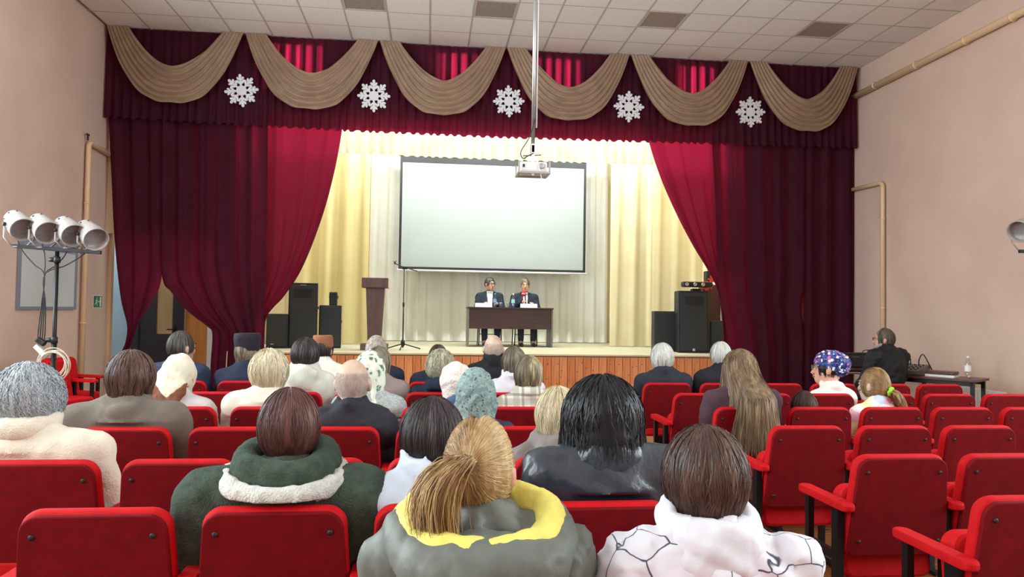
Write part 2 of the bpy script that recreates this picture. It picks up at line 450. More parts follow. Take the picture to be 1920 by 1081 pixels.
# ---------------------------------------------------------------- curtains
def resample(pts, n, smooth=True):
    return spline(pts, n) if smooth else pts
def drape_grid(left, right, nu, nv, folds, amp, seed=0, sharp=1.0, hem=0.0):
    """cloth between two side edges (lists of world points from top to hem), pleated in depth"""
    r = random.Random(seed); ph = [r.uniform(0, 6.28) for _ in range(6)]
    A, B = spline(left, nv), spline(right, nv); P = []
    w0 = max((B[j] - A[j]).length for j in range(nv))
    for j in range(nv):
        v = j / (nv - 1); row = []
        w = (B[j] - A[j]).length
        g = amp * (0.55 + 0.45 * w / w0) * (0.75 + 0.25 * v)
        for i in range(nu):
            u = i / (nu - 1)
            uu = u + 0.018 * math.sin(5 * u + ph[0]) + 0.012 * math.sin(17 * u + ph[1])
            a = 2 * math.pi * folds * uu + 0.35 * math.sin(2.2 * v + ph[2] + 3 * u)
            s = math.sin(a); s = math.copysign(abs(s) ** sharp, s)
            d = g * (s + 0.35 * math.sin(a * 0.47 + ph[3]) + 0.2 * math.sin(2.3 * a + ph[4] + v))
            p = A[j].lerp(B[j], u); q = Vector((p.x, p.y - d, p.z))
            if hem and j == nv - 1: q.z += hem * s
            if hem and j == 0: pass
            row.append(q)
        P.append(row)
    return P
def pxpts(l, Y): return [at(x, y, Y) for x, y in l]

# pelmet: box pleats over the whole opening
def pelmet():
    P = []; n = 1400; x0, x1 = XL + 0.03, XR - 0.05; rr = random.Random(5)
    offs = [rr.uniform(-.25, .25) for _ in range(120)]
    zb = [(XL, 4.27), (-1.4, 4.215), (1.0, 4.21), (3.2, 4.235), (XR, 4.29)]
    for v in (0, 0.05, 0.3, 0.6, 0.85, 1.0):
        row = []
        for i in range(n):
            x = x0 + (x1 - x0) * i / (n - 1)
            t = (x - x0) / 0.134; k_ = int(t); f = t - k_
            o = offs[min(k_, 118)] * (1 - f) + offs[min(k_ + 1, 119)] * f
            s = math.sin(2 * math.pi * (t + o)); s = math.copysign(abs(s) ** 0.55, s)
            am = 0.024 * (0.35 + 0.65 * v)
            zz = 4.27
            for (a, za), (b, zb_) in zip(zb, zb[1:]):
                if a <= x <= b: zz = za + (zb_ - za) * (x - a) / (b - a)
            zt = HC - 0.012
            z = zt + (zz - zt) * v - (0.022 * s if v == 1.0 else 0)
            row.append(Vector((x, YP + 0.04 - am * s - 0.02 * v, z)))
        P.append(row)
    return MB().grid(P)
t = thing('pelmet', 'long pleated maroon pelmet across the top of the stage opening', 'pelmet', (0, 0, 0))
pelmet().build('pelmet_cloth', M['maroon'], t)
for a, b in slots:                     # unseen dark strips added to break the lamp glow into slits
    x = a + 0.02
    while x < b + 0.1:
        MB().box((x, YP + 0.072, 4.9), (x + 0.085, YP + 0.076, 5.6)).build('slit_mask', M['black'], t); x += 0.155

def swag(xl, xr, label, seed):
    r = random.Random(seed); nu, nv = 60, 54; P = []; yb = YP - 0.045; top = HC - 0.01
    for j in range(nv):
        v = j / (nv - 1)                      # 0 inner edge, 1 outer edge
        ins = 0.31 * (1 - v) + 0.012
        d = 0.60 + 0.53 * v ** 0.9; p = 1.75 + 1.0 * v
        row = []
        for i in range(nu):
            u = i / (nu - 1)
            x = xl + ins + (xr - xl - 2 * ins) * u
            h = 1 - abs(2 * u - 1) ** p
            a = math.pi * 6.3 * v + 0.5 * math.sin(2 * math.pi * u + seed) * h
            rip = (abs(math.sin(a)) ** 0.45) * (0.25 + 0.75 * h) * 0.075
            z = top - d * h - 0.012 * math.sin(2 * a) * h
            wob = 0.006 * math.sin(40 * u + seed) if j == nv - 1 else 0
            row.append(Vector((x, yb - rip - 0.05 * h * (1 - v * 0.3) + 0.01 * v, z + wob)))
        P.append(row)
    o = MB().grid(P).build('curtain_swag', M['tan'])
    tag(o, label, 'swag', 'tan swags on the pelmet')
joints = [-4.86, -2.86, -0.84, 1.15, 3.16, 5.16, 7.08]
names = ('tan draped swag at the left end of the maroon pelmet', 'tan draped swag second from the left, between first and second snowflakes',
         'tan draped swag third from left, between second and third snowflakes', 'tan draped swag crossed by the projector pole, between third and fourth snowflakes',
         'tan draped swag fifth from left, between fourth and fifth snowflakes', 'tan draped swag at the right end of the maroon pelmet')
for i in range(6): swag(joints[i], joints[i + 1], names[i], i + 1)

# main curtains
YC = 11.66
mb = MB()
mb.grid(drape_grid(pxpts([(203, 205), (209, 330), (215, 450), (226, 555), (238, 608), (236, 640), (225, 672), (221, 735)], YC),
                   pxpts([(303, 205), (303, 360), (303, 512), (285, 562), (262, 602), (247, 640), (240, 672), (238, 735)], YC), 90, 70, 2.6, 0.035, 1, 0.8))
mb.grid(drape_grid(pxpts([(302, 205), (302, 360), (303, 512), (322, 548), (352, 583), (388, 611), (398, 626), (395, 680), (392, 760)], YC),
                   pxpts([(503, 205), (502, 360), (499, 480), (497, 560), (494, 605), (492, 640), (490, 690), (490, 765)], YC), 150, 70, 5.6, 0.045, 2, 0.8))
tag(mb.build('stage_curtain', M['maroon']), 'dark maroon outer curtain left of the stage, gathered up over the side doors', 'curtain')
mb = MB()
mb.grid(drape_grid(pxpts([(498, 205), (497, 360), (494, 500), (478, 570), (462, 610), (456, 660), (455, 700), (455, 765)], YC + 0.1),
                   pxpts([(648, 205), (630, 310), (605, 405), (568, 500), (532, 556), (502, 590), (496, 640), (494, 765)], YC + 0.1), 110, 70, 3.4, 0.03, 3, 0.8))
tag(mb.build('stage_curtain', M['maroon']), 'bright crimson inner curtain swept aside at the left of the stage', 'curtain')
mb = MB()
mb.grid(drape_grid(pxpts([(1332, 250), (1340, 400), (1343, 500), (1350, 560), (1361, 625), (1368, 700), (1370, 768)], YC),
                   pxpts([(1509, 250), (1509, 400), (1509, 525), (1503.5, 572), (1508, 625), (1508, 700), (1508, 768)], YC), 130, 50, 4.6, 0.045, 4, 0.8))
mb.grid(drape_grid(pxpts([(1507, 250), (1507, 400), (1507, 525), (1509, 572), (1507, 625), (1507, 700), (1507, 768)], YC),
                   pxpts([(1603, 250), (1603, 400), (1603, 525), (1602, 572), (1602, 625), (1601, 700), (1601, 768)], YC), 80, 50, 2.6, 0.04, 5, 0.8))
tag(mb.build('stage_curtain', M['maroon']), 'dark maroon outer curtain hanging straight at the right of the stage', 'curtain')
mb = MB()
mb.grid(drape_grid(pxpts([(1212, 250), (1236, 325), (1266, 395), (1298, 457), (1328, 507), (1346, 545), (1354, 600), (1358, 700), (1360, 760)], YC + 0.1),
                   pxpts([(1342, 250), (1343, 330), (1345, 400), (1350, 470), (1358, 530), (1366, 580), (1372, 640), (1375, 700), (1378, 760)], YC + 0.1), 100, 70, 3.2, 0.03, 6, 0.8))
tag(mb.build('stage_curtain', M['maroon']), 'bright crimson inner curtain swept aside at the right of the stage', 'curtain')

# white valance over the stage
def valance():
    P = []; n = 620; Y = 12.8; x0, x1 = at(590, 265, Y).x, at(1262, 300, Y).x; rr = random.Random(8)
    for v in (0, 0.1, 0.5, 0.9, 1.0):
        row = []
        for i in range(n):
            x = x0 + (x1 - x0) * i / (n - 1); t = (x - x0) / 0.165 + 0.25 * math.sin(x * 3.1) + 0.15 * math.sin(x * 7.7)
            s = math.sin(2 * math.pi * t); s = math.copysign(abs(s) ** 0.6, s)
            z = 4.9 + (4.115 - 4.9) * v - (0.02 * s if v == 1.0 else 0)
            row.append(Vector((x, Y - 0.05 * s * (0.6 + 0.4 * v), z)))
        P.append(row)
    return MB().grid(P)
t = thing('stage_valance', 'white pleated valance strip hanging under the maroon pelmet', 'valance', (0, 0, 0))
valance().build('valance_cloth', M['white_cloth'], t)
MB().tube([(-2.3, 12.8, 4.92), (5.0, 12.8, 4.92)], 0.025, 8).build('rail', M['steel'], t)
for x in (-2.0, 1.3, 4.6): MB().tube([(x, 12.8, 4.9), (x, 12.8, 5.9)], 0.012, 6).build('hanger', M['steel'], t)

def flat_drape(px0, px1, Y, m, folds, amp, seed, label, top=5.3, sh=0.8, nu=160, z0=STZ + 0.012):
    xa, xb = at(px0, 600, Y).x, at(px1, 600, Y).x
    L = [Vector((xa, Y, z)) for z in (top, 4, 3, 2, 1.2, z0)]
    R = [Vector((xb, Y, z)) for z in (top, 4, 3, 2, 1.2, z0)]
    o = MB().grid(drape_grid(L, R, nu, 24, folds, amp, seed, sh, 0.0)).build('stage_drape', m)
    tag(o, label, 'curtain')
flat_drape(690, 1138, 15.9, M['cream'], 17, 0.045, 11, 'cream voile back curtain behind the screen and the table', nu=420, sh=0.6)
flat_drape(545, 689, 14.25, M['yellow'], 3.2, 0.03, 12, 'yellow wing drape behind the lectern at stage left side', nu=120)
flat_drape(1143, 1226, 14.45, M['paleyellow'], 2.3, 0.025, 13, 'pale yellow wing drape beside the back curtain on the right', nu=90)
flat_drape(1222, 1318, 13.95, M['paleyellow'], 2.6, 0.02, 14, 'cream white wing drape behind the right loudspeakers', nu=90)

# snowflakes
M['snow'] = mat('glitter_white_foam', srgb(238, 238, 240), 0.4, col2=srgb(206, 208, 214), scale=120, bump=0.4, bscale=200, spec=0.6)
def leaf(c, ang, ln, w, n=10):
    pts = []
    for k in range(n):
        a = 2 * math.pi * k / n
        x = ln * 0.5 * (1 + math.cos(a)); zz = w * 0.5 * math.sin(a) * (0.6 + 0.5 * (x / ln))
        pts.append((c[0] + x * math.cos(ang) - zz * math.sin(ang), c[1] + x * math.sin(ang) + zz * math.cos(ang)))
    return pts
def snowflake(px, py, rot, label, dia):
    p = at(px, py, YP - 0.012)
    mb = MB(); R = dia / 2
    for k in range(8):
        a = rot + k * math.pi / 4; ca, sa = math.cos(a), math.sin(a)
        at_ = lambda r: (r * R * ca, r * R * sa)
        e = 0.0012 * (k % 2)
        mb.prism(leaf((0, 0), a, 0.92 * R, 0.15 * R), -0.012 - e, 0.012)
        mb.prism(leaf(at_(0.72), a, 0.28 * R, 0.20 * R), -0.013 - e, 0.011)
        for s in (-1, 1):
            mb.prism(leaf(at_(0.38), a + s * 0.75, 0.36 * R, 0.15 * R), -0.011 - e, 0.012)
            mb.prism(leaf(at_(0.60), a + s * 0.75, 0.30 * R, 0.16 * R), -0.0115 - e, 0.012)
    mb.prism([(0.30 * R * math.cos(q), 0.30 * R * math.sin(q)) for q in [2 * math.pi * i / 24 for i in range(24)]], -0.016, 0.014)
    o = mb.build('snowflake', M['snow'], None, p, (0, 0, 0))
    tag(o, label, 'snowflake', 'snowflakes pinned to the pelmet')
for (px, py, r, l) in ((453, 170, 0.12, 'white glitter snowflake, first from the left on the maroon pelmet'),
                       (701, 180, 0.02, 'white glitter snowflake, second from the left on the maroon pelmet'),
                       (954, 190, 0.05, 'white glitter snowflake just left of the projector pole on the pelmet'),
                       (1179, 200, 0.0, 'white glitter snowflake, second from the right on the maroon pelmet'),
                       (1407, 210, 0.04, 'white glitter snowflake, rightmost on the maroon pelmet')):
    snowflake(px, py, r, l, 0.51)
# ---------------------------------------------------------------- stage lamps hidden behind pelmet and valance
M['tube'] = None
def emit(name, col, s):
    m, nt, b = new_mat(name)
    b.inputs['Emission Color'].default_value = col; b.inputs['Emission Strength'].default_value = s
    b.inputs['Base Color'].default_value = col
    return m
M['tube'] = emit('lit_tube', (1, 0.98, 0.92, 1), 6)
def stage_lamp(x, y, z, w, power, label, tilt=0.0):
    t = thing('stage_lamp', label, 'lamp', (x, y, z), 0, 'lamps over the stage')
    MB().bbox((0, 0, 0.05), (w, 0.22, 0.06), 0.01).build('housing', M['white'], t)
    for s in (-0.06, 0.06):
        MB().tube([(-w / 2 + .05, s, 0), (w / 2 - .05, s, 0)], 0.013).build('tube', M['tube'], t)
    for s in (-0.5, 0.5): MB().tube([(s, 0, 0.07), (s, 0, 5.9 - z)], 0.01, 6).build('hanger', M['steel'], t)
    area_light('stage_lamp_light', (x, y, z - 0.03), (tilt, 0, 0), w, 0.25, power, (0.93, 1.0, 0.99))
for i, x in enumerate((-1.9, 0.3, 2.4, 4.4)):
    stage_lamp(x, 12.25, 5.55, 1.5, 72, 'fluorescent lamp over the stage front, %s of four' % ('first', 'second', 'third', 'fourth')[i], -0.65)
for i, x in enumerate((-0.8, 1.3, 3.4)):
    stage_lamp(x, 13.45, 5.7, 1.5, 160, 'fluorescent lamp over the stage middle, %s of three' % ('left', 'centre', 'right')[i], 0.38)

# ---------------------------------------------------------------- projection screen
M['screen'] = mat('screen_fabric', srgb(154, 162, 158), 0.7, spec=0.2)
YS = 15.2
a, b = at(751, 296, YS), at(1097, 513, YS)
t = thing('projection_screen', 'large blank projection screen with black border above the table', 'screen', ((a.x + b.x) / 2, YS, b.z))
w, h = (b.x - a.x), 4.62 - b.z
bd = 0.05
MB().box((-w / 2 + bd, -0.004, 0.07), (w / 2 - bd, 0.004, h - 0.14)).build('screen_surface', M['screen'], t)
MB().box((-w / 2, -0.006, 0.02), (-w / 2 + bd, 0.006, h)).box((w / 2 - bd, -0.006, 0.02), (w / 2, 0.006, h)) \
    .box((-w / 2 + bd, -0.006, 0.02), (w / 2 - bd, 0.006, 0.07)).box((-w / 2 + bd, -0.006, h - 0.14), (w / 2 - bd, 0.006, h)).build('black_border', M['black'], t)
MB().tube([(-w / 2 - .03, 0, 0), (w / 2 + .03, 0, 0)], 0.022).build('bottom_rod', M['white'], t)
MB().bbox((0, 0.03, h + 0.08), (w + 0.15, 0.14, 0.16), 0.02).build('screen_case', M['white'], t)
for s in (-1.6, 1.6): MB().tube([(s, 0.03, h + 0.15), (s, 0.03, 5.9 - b.z)], 0.01, 6).build('hanger', M['steel'], t)

# ---------------------------------------------------------------- projector on its ceiling pole
p0 = at(999, 285, 7.2); pz = p0.z
t = thing('ceiling_projector', 'white projector in a metal tray hanging from a long ceiling pole', 'projector', (p0.x, 7.2, pz))
MB().tube([(0, 0, 0.0), (0.0, 0, HC - pz)], 0.018, 12).build('pole', M['steel'], t)
MB().tube([(0.035, 0.02, 0.25), (0.035, 0.02, HC - pz)], 0.009, 8).build('power_cable', M['white'], t)
MB().bbox((0, 0, -0.05), (0.035, 0.05, 0.26), 0.006).bbox((0, -0.03, -0.16), (0.028, 0.02, 0.16), 0.004).build('bracket', M['white'], t)
MB().bbox((0, 0, 0.03), (0.05, 0.05, 0.09), 0.01).build('clamp', M['steel'], t)
tr = MB(); zt = -0.235
for aa, bb in (((-.16, -.14), (.16, -.12)), ((-.16, .12), (.16, .14)), ((-.16, -.12), (-.14, .12)), ((.14, -.12), (.16, .12)), ((-.14, -.02), (.14, .02))):
    tr.box((aa[0], aa[1], zt), (bb[0], bb[1], zt + 0.02))
for sx in (-.15, .15):
    for sy in (-.13, .13): tr.box((sx - .008, sy - .008, zt), (sx + .008, sy + .008, zt + 0.12))
tr.build('tray', M['steel'], t)
pb = MB().bbox((0, 0.02, zt + 0.075), (0.27, 0.22, 0.10), 0.02).build('projector_body', M['white'], t)
MB().lathe([(0.028, 0), (0.028, 0.012), (0.02, 0.014)], 20, Matrix.Translation((0.075, -0.092, zt + 0.08)) @ Matrix.Rotation(math.pi / 2, 4, 'X')).build('vent', M['steel'], pb)
MB().lathe([(0.03, 0), (0.03, 0.02), (0.022, 0.024)], 20, Matrix.Translation((0.06, 0.13, zt + 0.08)) @ Matrix.Rotation(-math.pi / 2, 4, 'X')).build('lens', M['black'], pb)
MB().bbox((-0.1, -0.093, zt + 0.08), (0.02, 0.01, 0.03), 0.003).build('socket', M['black'], pb)
MB().tube(spline([(0.02, -.02, 0.33), (-0.04, -.05, 0.14), (-0.13, -.09, -0.02), (-0.11, -.11, -0.09), (-0.06, -.1, -0.06), (0, -.04, -0.02)], 24), 0.005, 6).build('black_cable', M['black'], t)
MB().tube(spline([(0.01, -.04, -0.04), (0.04, -.1, -0.14), (0.07, -.12, -0.27), (0.055, -.1, -0.31), (0.02, -.1, -0.29)], 24), 0.0035, 6).build('white_cable', M['white'], t)
MB().tube([(-0.1, -.02, -0.045), (0.08, -.02, -0.03)], 0.005, 6).build('bracket_arm', M['black'], t)

# ---------------------------------------------------------------- lectern, microphone stand
M['lectern'] = mat('brown_laminate', srgb(96, 70, 66), 0.5, col2=srgb(84, 60, 58), scale=4, stretch=(5, 5, 0.6))
M['wenge'] = mat('wenge_laminate', srgb(66, 42, 40), 0.4, col2=srgb(54, 33, 32), scale=4, stretch=(0.5, 5, 6))
lp = at(702, 656, 12.5)
t = thing('lectern', 'brown wooden lectern with tapered column standing on the stage', 'lectern', (lp.x, 12.5, STZ), 0.0)
k_ = 12.6 / FPX
colw0, colw1 = 0.30, 0.215
V = []
H = 1.03
for (z, ww, dd) in ((0.10, colw1, 0.20), (H, colw0, 0.28)):
    for sx, sy in ((-1, -1), (1, -1), (1, 1), (-1, 1)): V.append((sx * ww / 2, sy * dd / 2, z))
MB().add(V, [(0, 1, 2, 3), (4, 5, 6, 7), (0, 1, 5, 4), (1, 2, 6, 5), (2, 3, 7, 6), (3, 0, 4, 7)]).build('column', M['lectern'], t)
MB().bbox((0, 0, 0.05), (0.44, 0.40, 0.10), 0.008).build('base', M['lectern'], t)
MB().bbox((0, 0, H + 0.08), (0.43, 0.42, 0.165), 0.008).build('desk_box', M['lectern'], t)
MB().bbox((0.222, 0, H + 0.075), (0.012, 0.40, 0.15), 0.003).build('side_edge', M['lip'], t)

mp_ = at(755, 655, 12.6)
t = thing('microphone_stand', 'black boom microphone stand in front of the screen corner', 'microphone stand', (mp_.x, 12.6, STZ))
h_ = at(753, 502, 12.6).z - STZ
for an in (0.35, 2.6, 4.6):
    MB().tube([(0, 0, 0.10), (0.31 * math.cos(an), 0.31 * math.sin(an), 0.012)], 0.010, 8).build('leg', M['blackmetal'], t)
MB().lathe([(0.02, 0.05), (0.034, 0.08), (0.034, 0.13), (0.018, 0.17)], 14).build('hub', M['blackmetal'], t)
MB().tube([(0, 0, 0.03), (0, 0, h_ * 0.55)], 0.012, 10).build('lower_tube', M['blackmetal'], t)
MB().tube([(0, 0, h_ * 0.5), (0, 0, h_)], 0.008, 10).build('upper_tube', M['blackmetal'], t)
MB().lathe([(0.013, h_ * 0.52), (0.018, h_ * 0.53), (0.018, h_ * 0.57), (0.011, h_ * 0.58)], 12).build('clutch', M['blackmetal'], t)
MB().bbox((0.01, 0, h_), (0.10, 0.035, 0.045), 0.01).build('boom_joint', M['blackmetal'], t)
MB().tube([(-0.16, 0, 0.075 + h_), (0.0, 0, h_ + 0.01), (0.22, -0.05, h_ - 0.05)], 0.008, 8).build('boom', M['blackmetal'], t)
MB().tube([(-0.155, 0, h_ + 0.06), (-0.165, 0, h_ + 0.105)], 0.013, 8).tube([(-0.15, 0.0, h_ + .09), (-.185, 0, h_ + .115)], 0.007, 6).tube([(-0.15, 0.0, h_ + .09), (-.14, 0, h_ + .125)], 0.007, 6).build('microphone_clip', M['blackmetal'], t)

# ---------------------------------------------------------------- speakers' table
ta, tb = at(876, 650, 13.75), at(1036, 652, 13.75)
tw = tb.x - ta.x; tcx = (ta.x + tb.x) / 2
t = thing('conference_table', 'dark brown conference table with modesty panel on the stage', 'table', (tcx, 13.75, STZ))
TH = 0.745
MB().bbox((0, 0.29, TH - 0.012), (tw + 0.02, 0.64, 0.026), 0.004).build('table_top', M['wenge'], t)
MB().bbox((0, 0.03, TH - 0.215), (tw - 0.06, 0.018, 0.38), 0.003).build('modesty_panel', M['wenge'], t)
M['greyedge'] = mat('grey_panel', srgb(112, 106, 100), 0.4, col2=srgb(100, 94, 90), scale=4, stretch=(1, 1, 0.4))
for s in (-1, 1):
    MB().bbox((s * (tw / 2 - 0.014), 0.29, (TH - 0.025) / 2), (0.026, 0.60, TH - 0.025), 0.003).build('side_panel', M['greyedge'], t)

def stage_chair(x, y, label):
    c = thing('conference_chair', label, 'chair', (x, y, STZ), math.pi, 'chairs behind the conference table')
    M_ = M['blackmetal']
    for sx in (-0.22, 0.22):
        MB().tube([(sx, 0.20, 0), (sx * 0.95, 0.20, 0.44)], 0.011, 8).build('leg', M_, c)
        MB().tube([(sx, -0.24, 0), (sx * 0.95, -0.20, 0.44), (sx * 0.9, -0.25, 0.84)], 0.011, 8).build('leg', M_, c)
    MB().bbox((0, 0, 0.455), (0.46, 0.44, 0.05), 0.02).build('seat', M['black'], c)
    MB().bbox((0, -0.245, 0.70), (0.42, 0.04, 0.26), 0.018).build('backrest', M['black'], c)
    MB().tube([(-0.21, 0.20, 0.22), (0.21, 0.20, 0.22)], 0.008, 6).build('stretcher', M_, c)
MAN1 = at(919, 538, 14.5); MAN2 = at(985, 541, 14.5)
stage_chair(MAN1.x, 14.52, 'black metal-legged chair under the man in glasses on the stage')
stage_chair(MAN2.x, 14.52, 'black metal-legged chair under the man with the red microphone')

# things on the table
M['paper'] = mat('white_card', srgb(240, 240, 236), 0.6)
M['ink'] = mat('grey_print', srgb(150, 150, 156), 0.6)
ZT = STZ + TH
def plate(px, label):
    p = at(px, 570, 13.83)
    o = thing('name_plate', label, 'name plate', (p.x, 13.83, ZT))
    MB().prism([(-0.16, 0), (0.16, 0), (0.16, 0.001), (-0.16, 0.001)], 0, 0.09) \
        .add([(-.16, 0, 0), (.16, 0, 0), (.16, 0.035, 0.075), (-.16, 0.035, 0.075), (-.16, 0.075, 0), (.16, 0.075, 0)],
             [(0, 1, 2, 3), (3, 2, 5, 4), (0, 3, 4), (1, 5, 2)]).build('folded_card', M['paper'], o)
    pr = MB(); rr = random.Random(px); x = -0.12
    while x < 0.11:
        l = rr.uniform(0.006, 0.014); pr.add([(x, 0.0160, 0.036), (x + l, 0.0160, 0.036), (x + l, 0.0205, 0.046), (x, 0.0205, 0.046)], [(0, 1, 2, 3)]); x += l + rr.choice((0.004, 0.004, 0.012))
    o2 = pr.build('printed_line', M['ink'], o); o2.location = (0, -0.0015, 0)
plate(907, 'white folded name card in front of the man in glasses')
plate(992, 'white folded name card in front of the man holding the microphone')
M['bottle_blue'] = glass_mat('blue_clear_plastic', (0.35, 0.62, 0.85, 1), 0.18)
M['bottle_label'] = mat('turquoise_label', srgb(96, 196, 206), 0.4, col2=srgb(190, 226, 230), scale=30)
M['bottle_label2'] = mat('deep_blue_label', srgb(70, 100, 160), 0.4, col2=srgb(160, 190, 220), scale=30)
M['clear'] = glass_mat('clear_glass', (0.90, 0.93, 0.92, 1), 0.12)
def bottle(px, label, lm, cap, z0=None, loc=None, s=1.0, body=None):
    p = loc or (at(px, 570, 13.9).x, 13.9, ZT)
    t = thing('water_bottle', label, 'bottle', p)
    pr = [(0.030, 0), (0.034, 0.01), (0.034, 0.06), (0.031, 0.075), (0.034, 0.09), (0.034, 0.16), (0.026, 0.195), (0.014, 0.225), (0.013, 0.245)]
    MB().lathe([(r * s, z * s) for r, z in pr], 18).build('bottle_body', body or M['bottle_blue'], t)
    MB().lathe([(0.0352 * s, 0.085 * s), (0.0352 * s, 0.155 * s)], 18, cap=False).build('bottle_label', lm, t)
    MB().lathe([(0.016 * s, 0.238 * s), (0.016 * s, 0.262 * s), (0.013 * s, 0.265 * s)], 14).build('cap', cap, t)
M['bluecap'] = mat('light_blue_cap', srgb(90, 170, 210), 0.4)
bottle(928, 'clear blue water bottle next to the man in glasses', M['bottle_label2'], M['bluecap'])
bottle(962, 'turquoise labelled water bottle next to the man with microphone', M['bottle_label'], M['white'])
for px, l in ((938.5, 'empty drinking glass beside the blue bottle on the table'), (953, 'empty drinking glass beside the turquoise bottle on the table')):
    p = at(px, 570, 13.95); o = thing('drinking_glass', l, 'glass', (p.x, 13.95, ZT), 0, 'drinking glasses on the table')
    MB().lathe([(0.0, 0.004), (0.028, 0.0), (0.036, 0.09), (0.0335, 0.09), (0.026, 0.008), (0.0, 0.008)], 18, cap=False).build('glass_body', M['clear'], o)
p = at(1000, 570, 13.98)
o = MB().box((-0.1, -0.07, 0), (0.1, 0.07, 0.004)).build('paper_sheets', M['paper'], None, (p.x + .06, 14.02, ZT), (0.0, 0, 0.3))
tag(o, 'white paper sheets lying behind the right name card', 'paper')

# ---------------------------------------------------------------- loudspeakers
M['grille'] = mat('speaker_grille', srgb(34, 38, 42), 0.6, bump=0.5, bscale=400)
M['cab'] = mat('speaker_cabinet', srgb(24, 25, 28), 0.55, bump=0.15, bscale=200)
M['logo'] = mat('silver_logo', srgb(190, 192, 196), 0.3, 0.6)
def loudspeaker(px0, px1, pyt, Y, label, depth=0.45, z0=STZ, rz=0.0, logo='badge', slot=False, name='loudspeaker'):
    a, b = at(px0, pyt, Y), at(px1, pyt, Y); w = b.x - a.x; h = (a.z + b.z) / 2 - z0
    t = thing(name, label, 'loudspeaker', ((a.x + b.x) / 2, Y, z0), rz)
    body = rounded([(-w / 2, 0), (w / 2, 0), (w * 0.36, depth), (-w * 0.36, depth)], 0.02, 3)
    V = MB(); V.prism([(x, y) for x, y in body], 0.0, h, 0.012, Matrix(((1, 0, 0, 0), (0, 0, 1, 0), (0, 1, 0, 0), (0, 0, 0, 1)))).build('cabinet', M['cab'], t)
    MB().bbox((0, -0.008, h / 2), (w * 0.86, 0.024, h * 0.93), 0.008).build('grille', M['grille'], t)
    if h > 0.8: MB().bbox((0, -0.016, h * 0.84), (w * 0.62, 0.014, h * 0.14), 0.006).build('horn', M['cab'], t)
    if logo == 'badge': MB().bbox((0, -0.021, h * 0.05), (0.045, 0.006, 0.045), 0.004).build('badge', M['logo'], t)
    if logo == 'top': MB().bbox((0, -0.021, h * 0.965), (0.10, 0.006, 0.012), 0.002).build('badge', M['logo'], t)
    if logo == 'low': MB().bbox((-w * 0.2, -0.021, h * 0.12), (0.05, 0.006, 0.014), 0.002).build('badge', M['logo'], t)
    for s in (-1, 1): MB().bbox((s * w * 0.44, depth * 0.45, h * 0.62), (0.02, 0.12, 0.05), 0.008).build('handle', M['black'], t)
    return t
loudspeaker(541, 597, 530, 12.72, 'tall black loudspeaker at the left end of the stage', logo='top')
loudspeaker(598, 641, 572, 12.82, 'medium black loudspeaker right of the tall one, stage left side', 0.36, logo=None)
loudspeaker(499, 541, 588, 12.66, 'short black loudspeaker at the far left edge of the stage', 0.30, logo='low')
zt = at(620, 572, 12.82).z
loudspeaker(617, 633, 547, 12.95, 'small black monitor speaker standing on the medium left loudspeaker', 0.16, z0=zt, logo=None, name='monitor_speaker')
loudspeaker(1227, 1269, 583, 12.75, 'medium black loudspeaker left of the tall one, stage right side', 0.36, logo=None)
tR = loudspeaker(1272, 1330, 545, 12.42, 'tall black loudspeaker at the right end of the stage', logo='badge')
loudspeaker(1331, 1367, 601, 12.48, 'short black loudspeaker half behind the right curtain', 0.30, logo=None)
# light effect bar on the tall right loudspeaker
ztop = at(1300, 545, 12.42).z
a, b = at(1279, 536, 12.5), at(1334, 536, 12.5); w = b.x - a.x
t = thing('light_effect_bar', 'black light bar with three lenses on the tall right loudspeaker', 'stage light', ((a.x + b.x) / 2, 12.5, ztop))
MB().bbox((0, 0, 0.115), (w, 0.16, 0.095), 0.025).build('housing', M['black'], t)
for i in range(3):
    MB().lathe([(0.032, 0), (0.032, 0.012), (0.026, 0.014), (0.02, 0.006)], 16, Matrix.Translation((-w / 2 + 0.06 + 0.145 * i, -0.08, 0.115)) @ Matrix.Rotation(math.pi / 2, 4, 'X')).build('lens', M['steel'], t)
MB().bbox((-0.02, 0, 0.02), (0.16, 0.12, 0.04), 0.01).build('base', M['black'], t)
for s in (-0.16, -0.06, 0.05): MB().tube([(s, 0, 0.03), (s, 0, 0.08)], 0.004, 6).build('bracket_rod', M['steel'], t)
# red cloth flowers on a dark stand half hidden by the right curtain
M['redflower'] = mat('orange_red_cloth', srgb(214, 70, 44), 0.7, col2=srgb(180, 40, 30), scale=30)
M['darkwood'] = mat('dark_red_wood', srgb(70, 24, 28), 0.5)
fp = at(1326, 600, 13.1)
t = thing('decoration_stand', 'dark stand with red flowers behind the right loudspeakers', 'decoration', (fp.x, 13.1, STZ))
zt_ = at(1338, 520, 13.1).z - STZ
MB().bbox((0.06, 0.06, zt_ * 0.45), (0.34, 0.22, zt_ * 0.9), 0.01).build('stand', M['darkwood'], t)
MB().bbox((0.08, 0.05, zt_ + 0.02), (0.22, 0.18, 0.20), 0.02).build('crate', M['black'], t)
MB().bbox((0.04, -0.06, zt_ + .13), (0.16, 0.02, 0.018), 0.004).build('strip', M['logo'], t)
rr = random.Random(4)
for i in range(7):
    x, z = rr.uniform(-0.08, 0.05), zt_ - 0.10 + rr.uniform(-0.10, 0.10)
    fb = MB()
    for q in range(5):
        an = q * 1.256 + i
        fb.prism(leaf((x, z), an, 0.07, 0.045, 8), -0.085 - 0.004 * q, -0.08 - 0.004 * q + .006)
    fb.build('flower', M['redflower'], t)

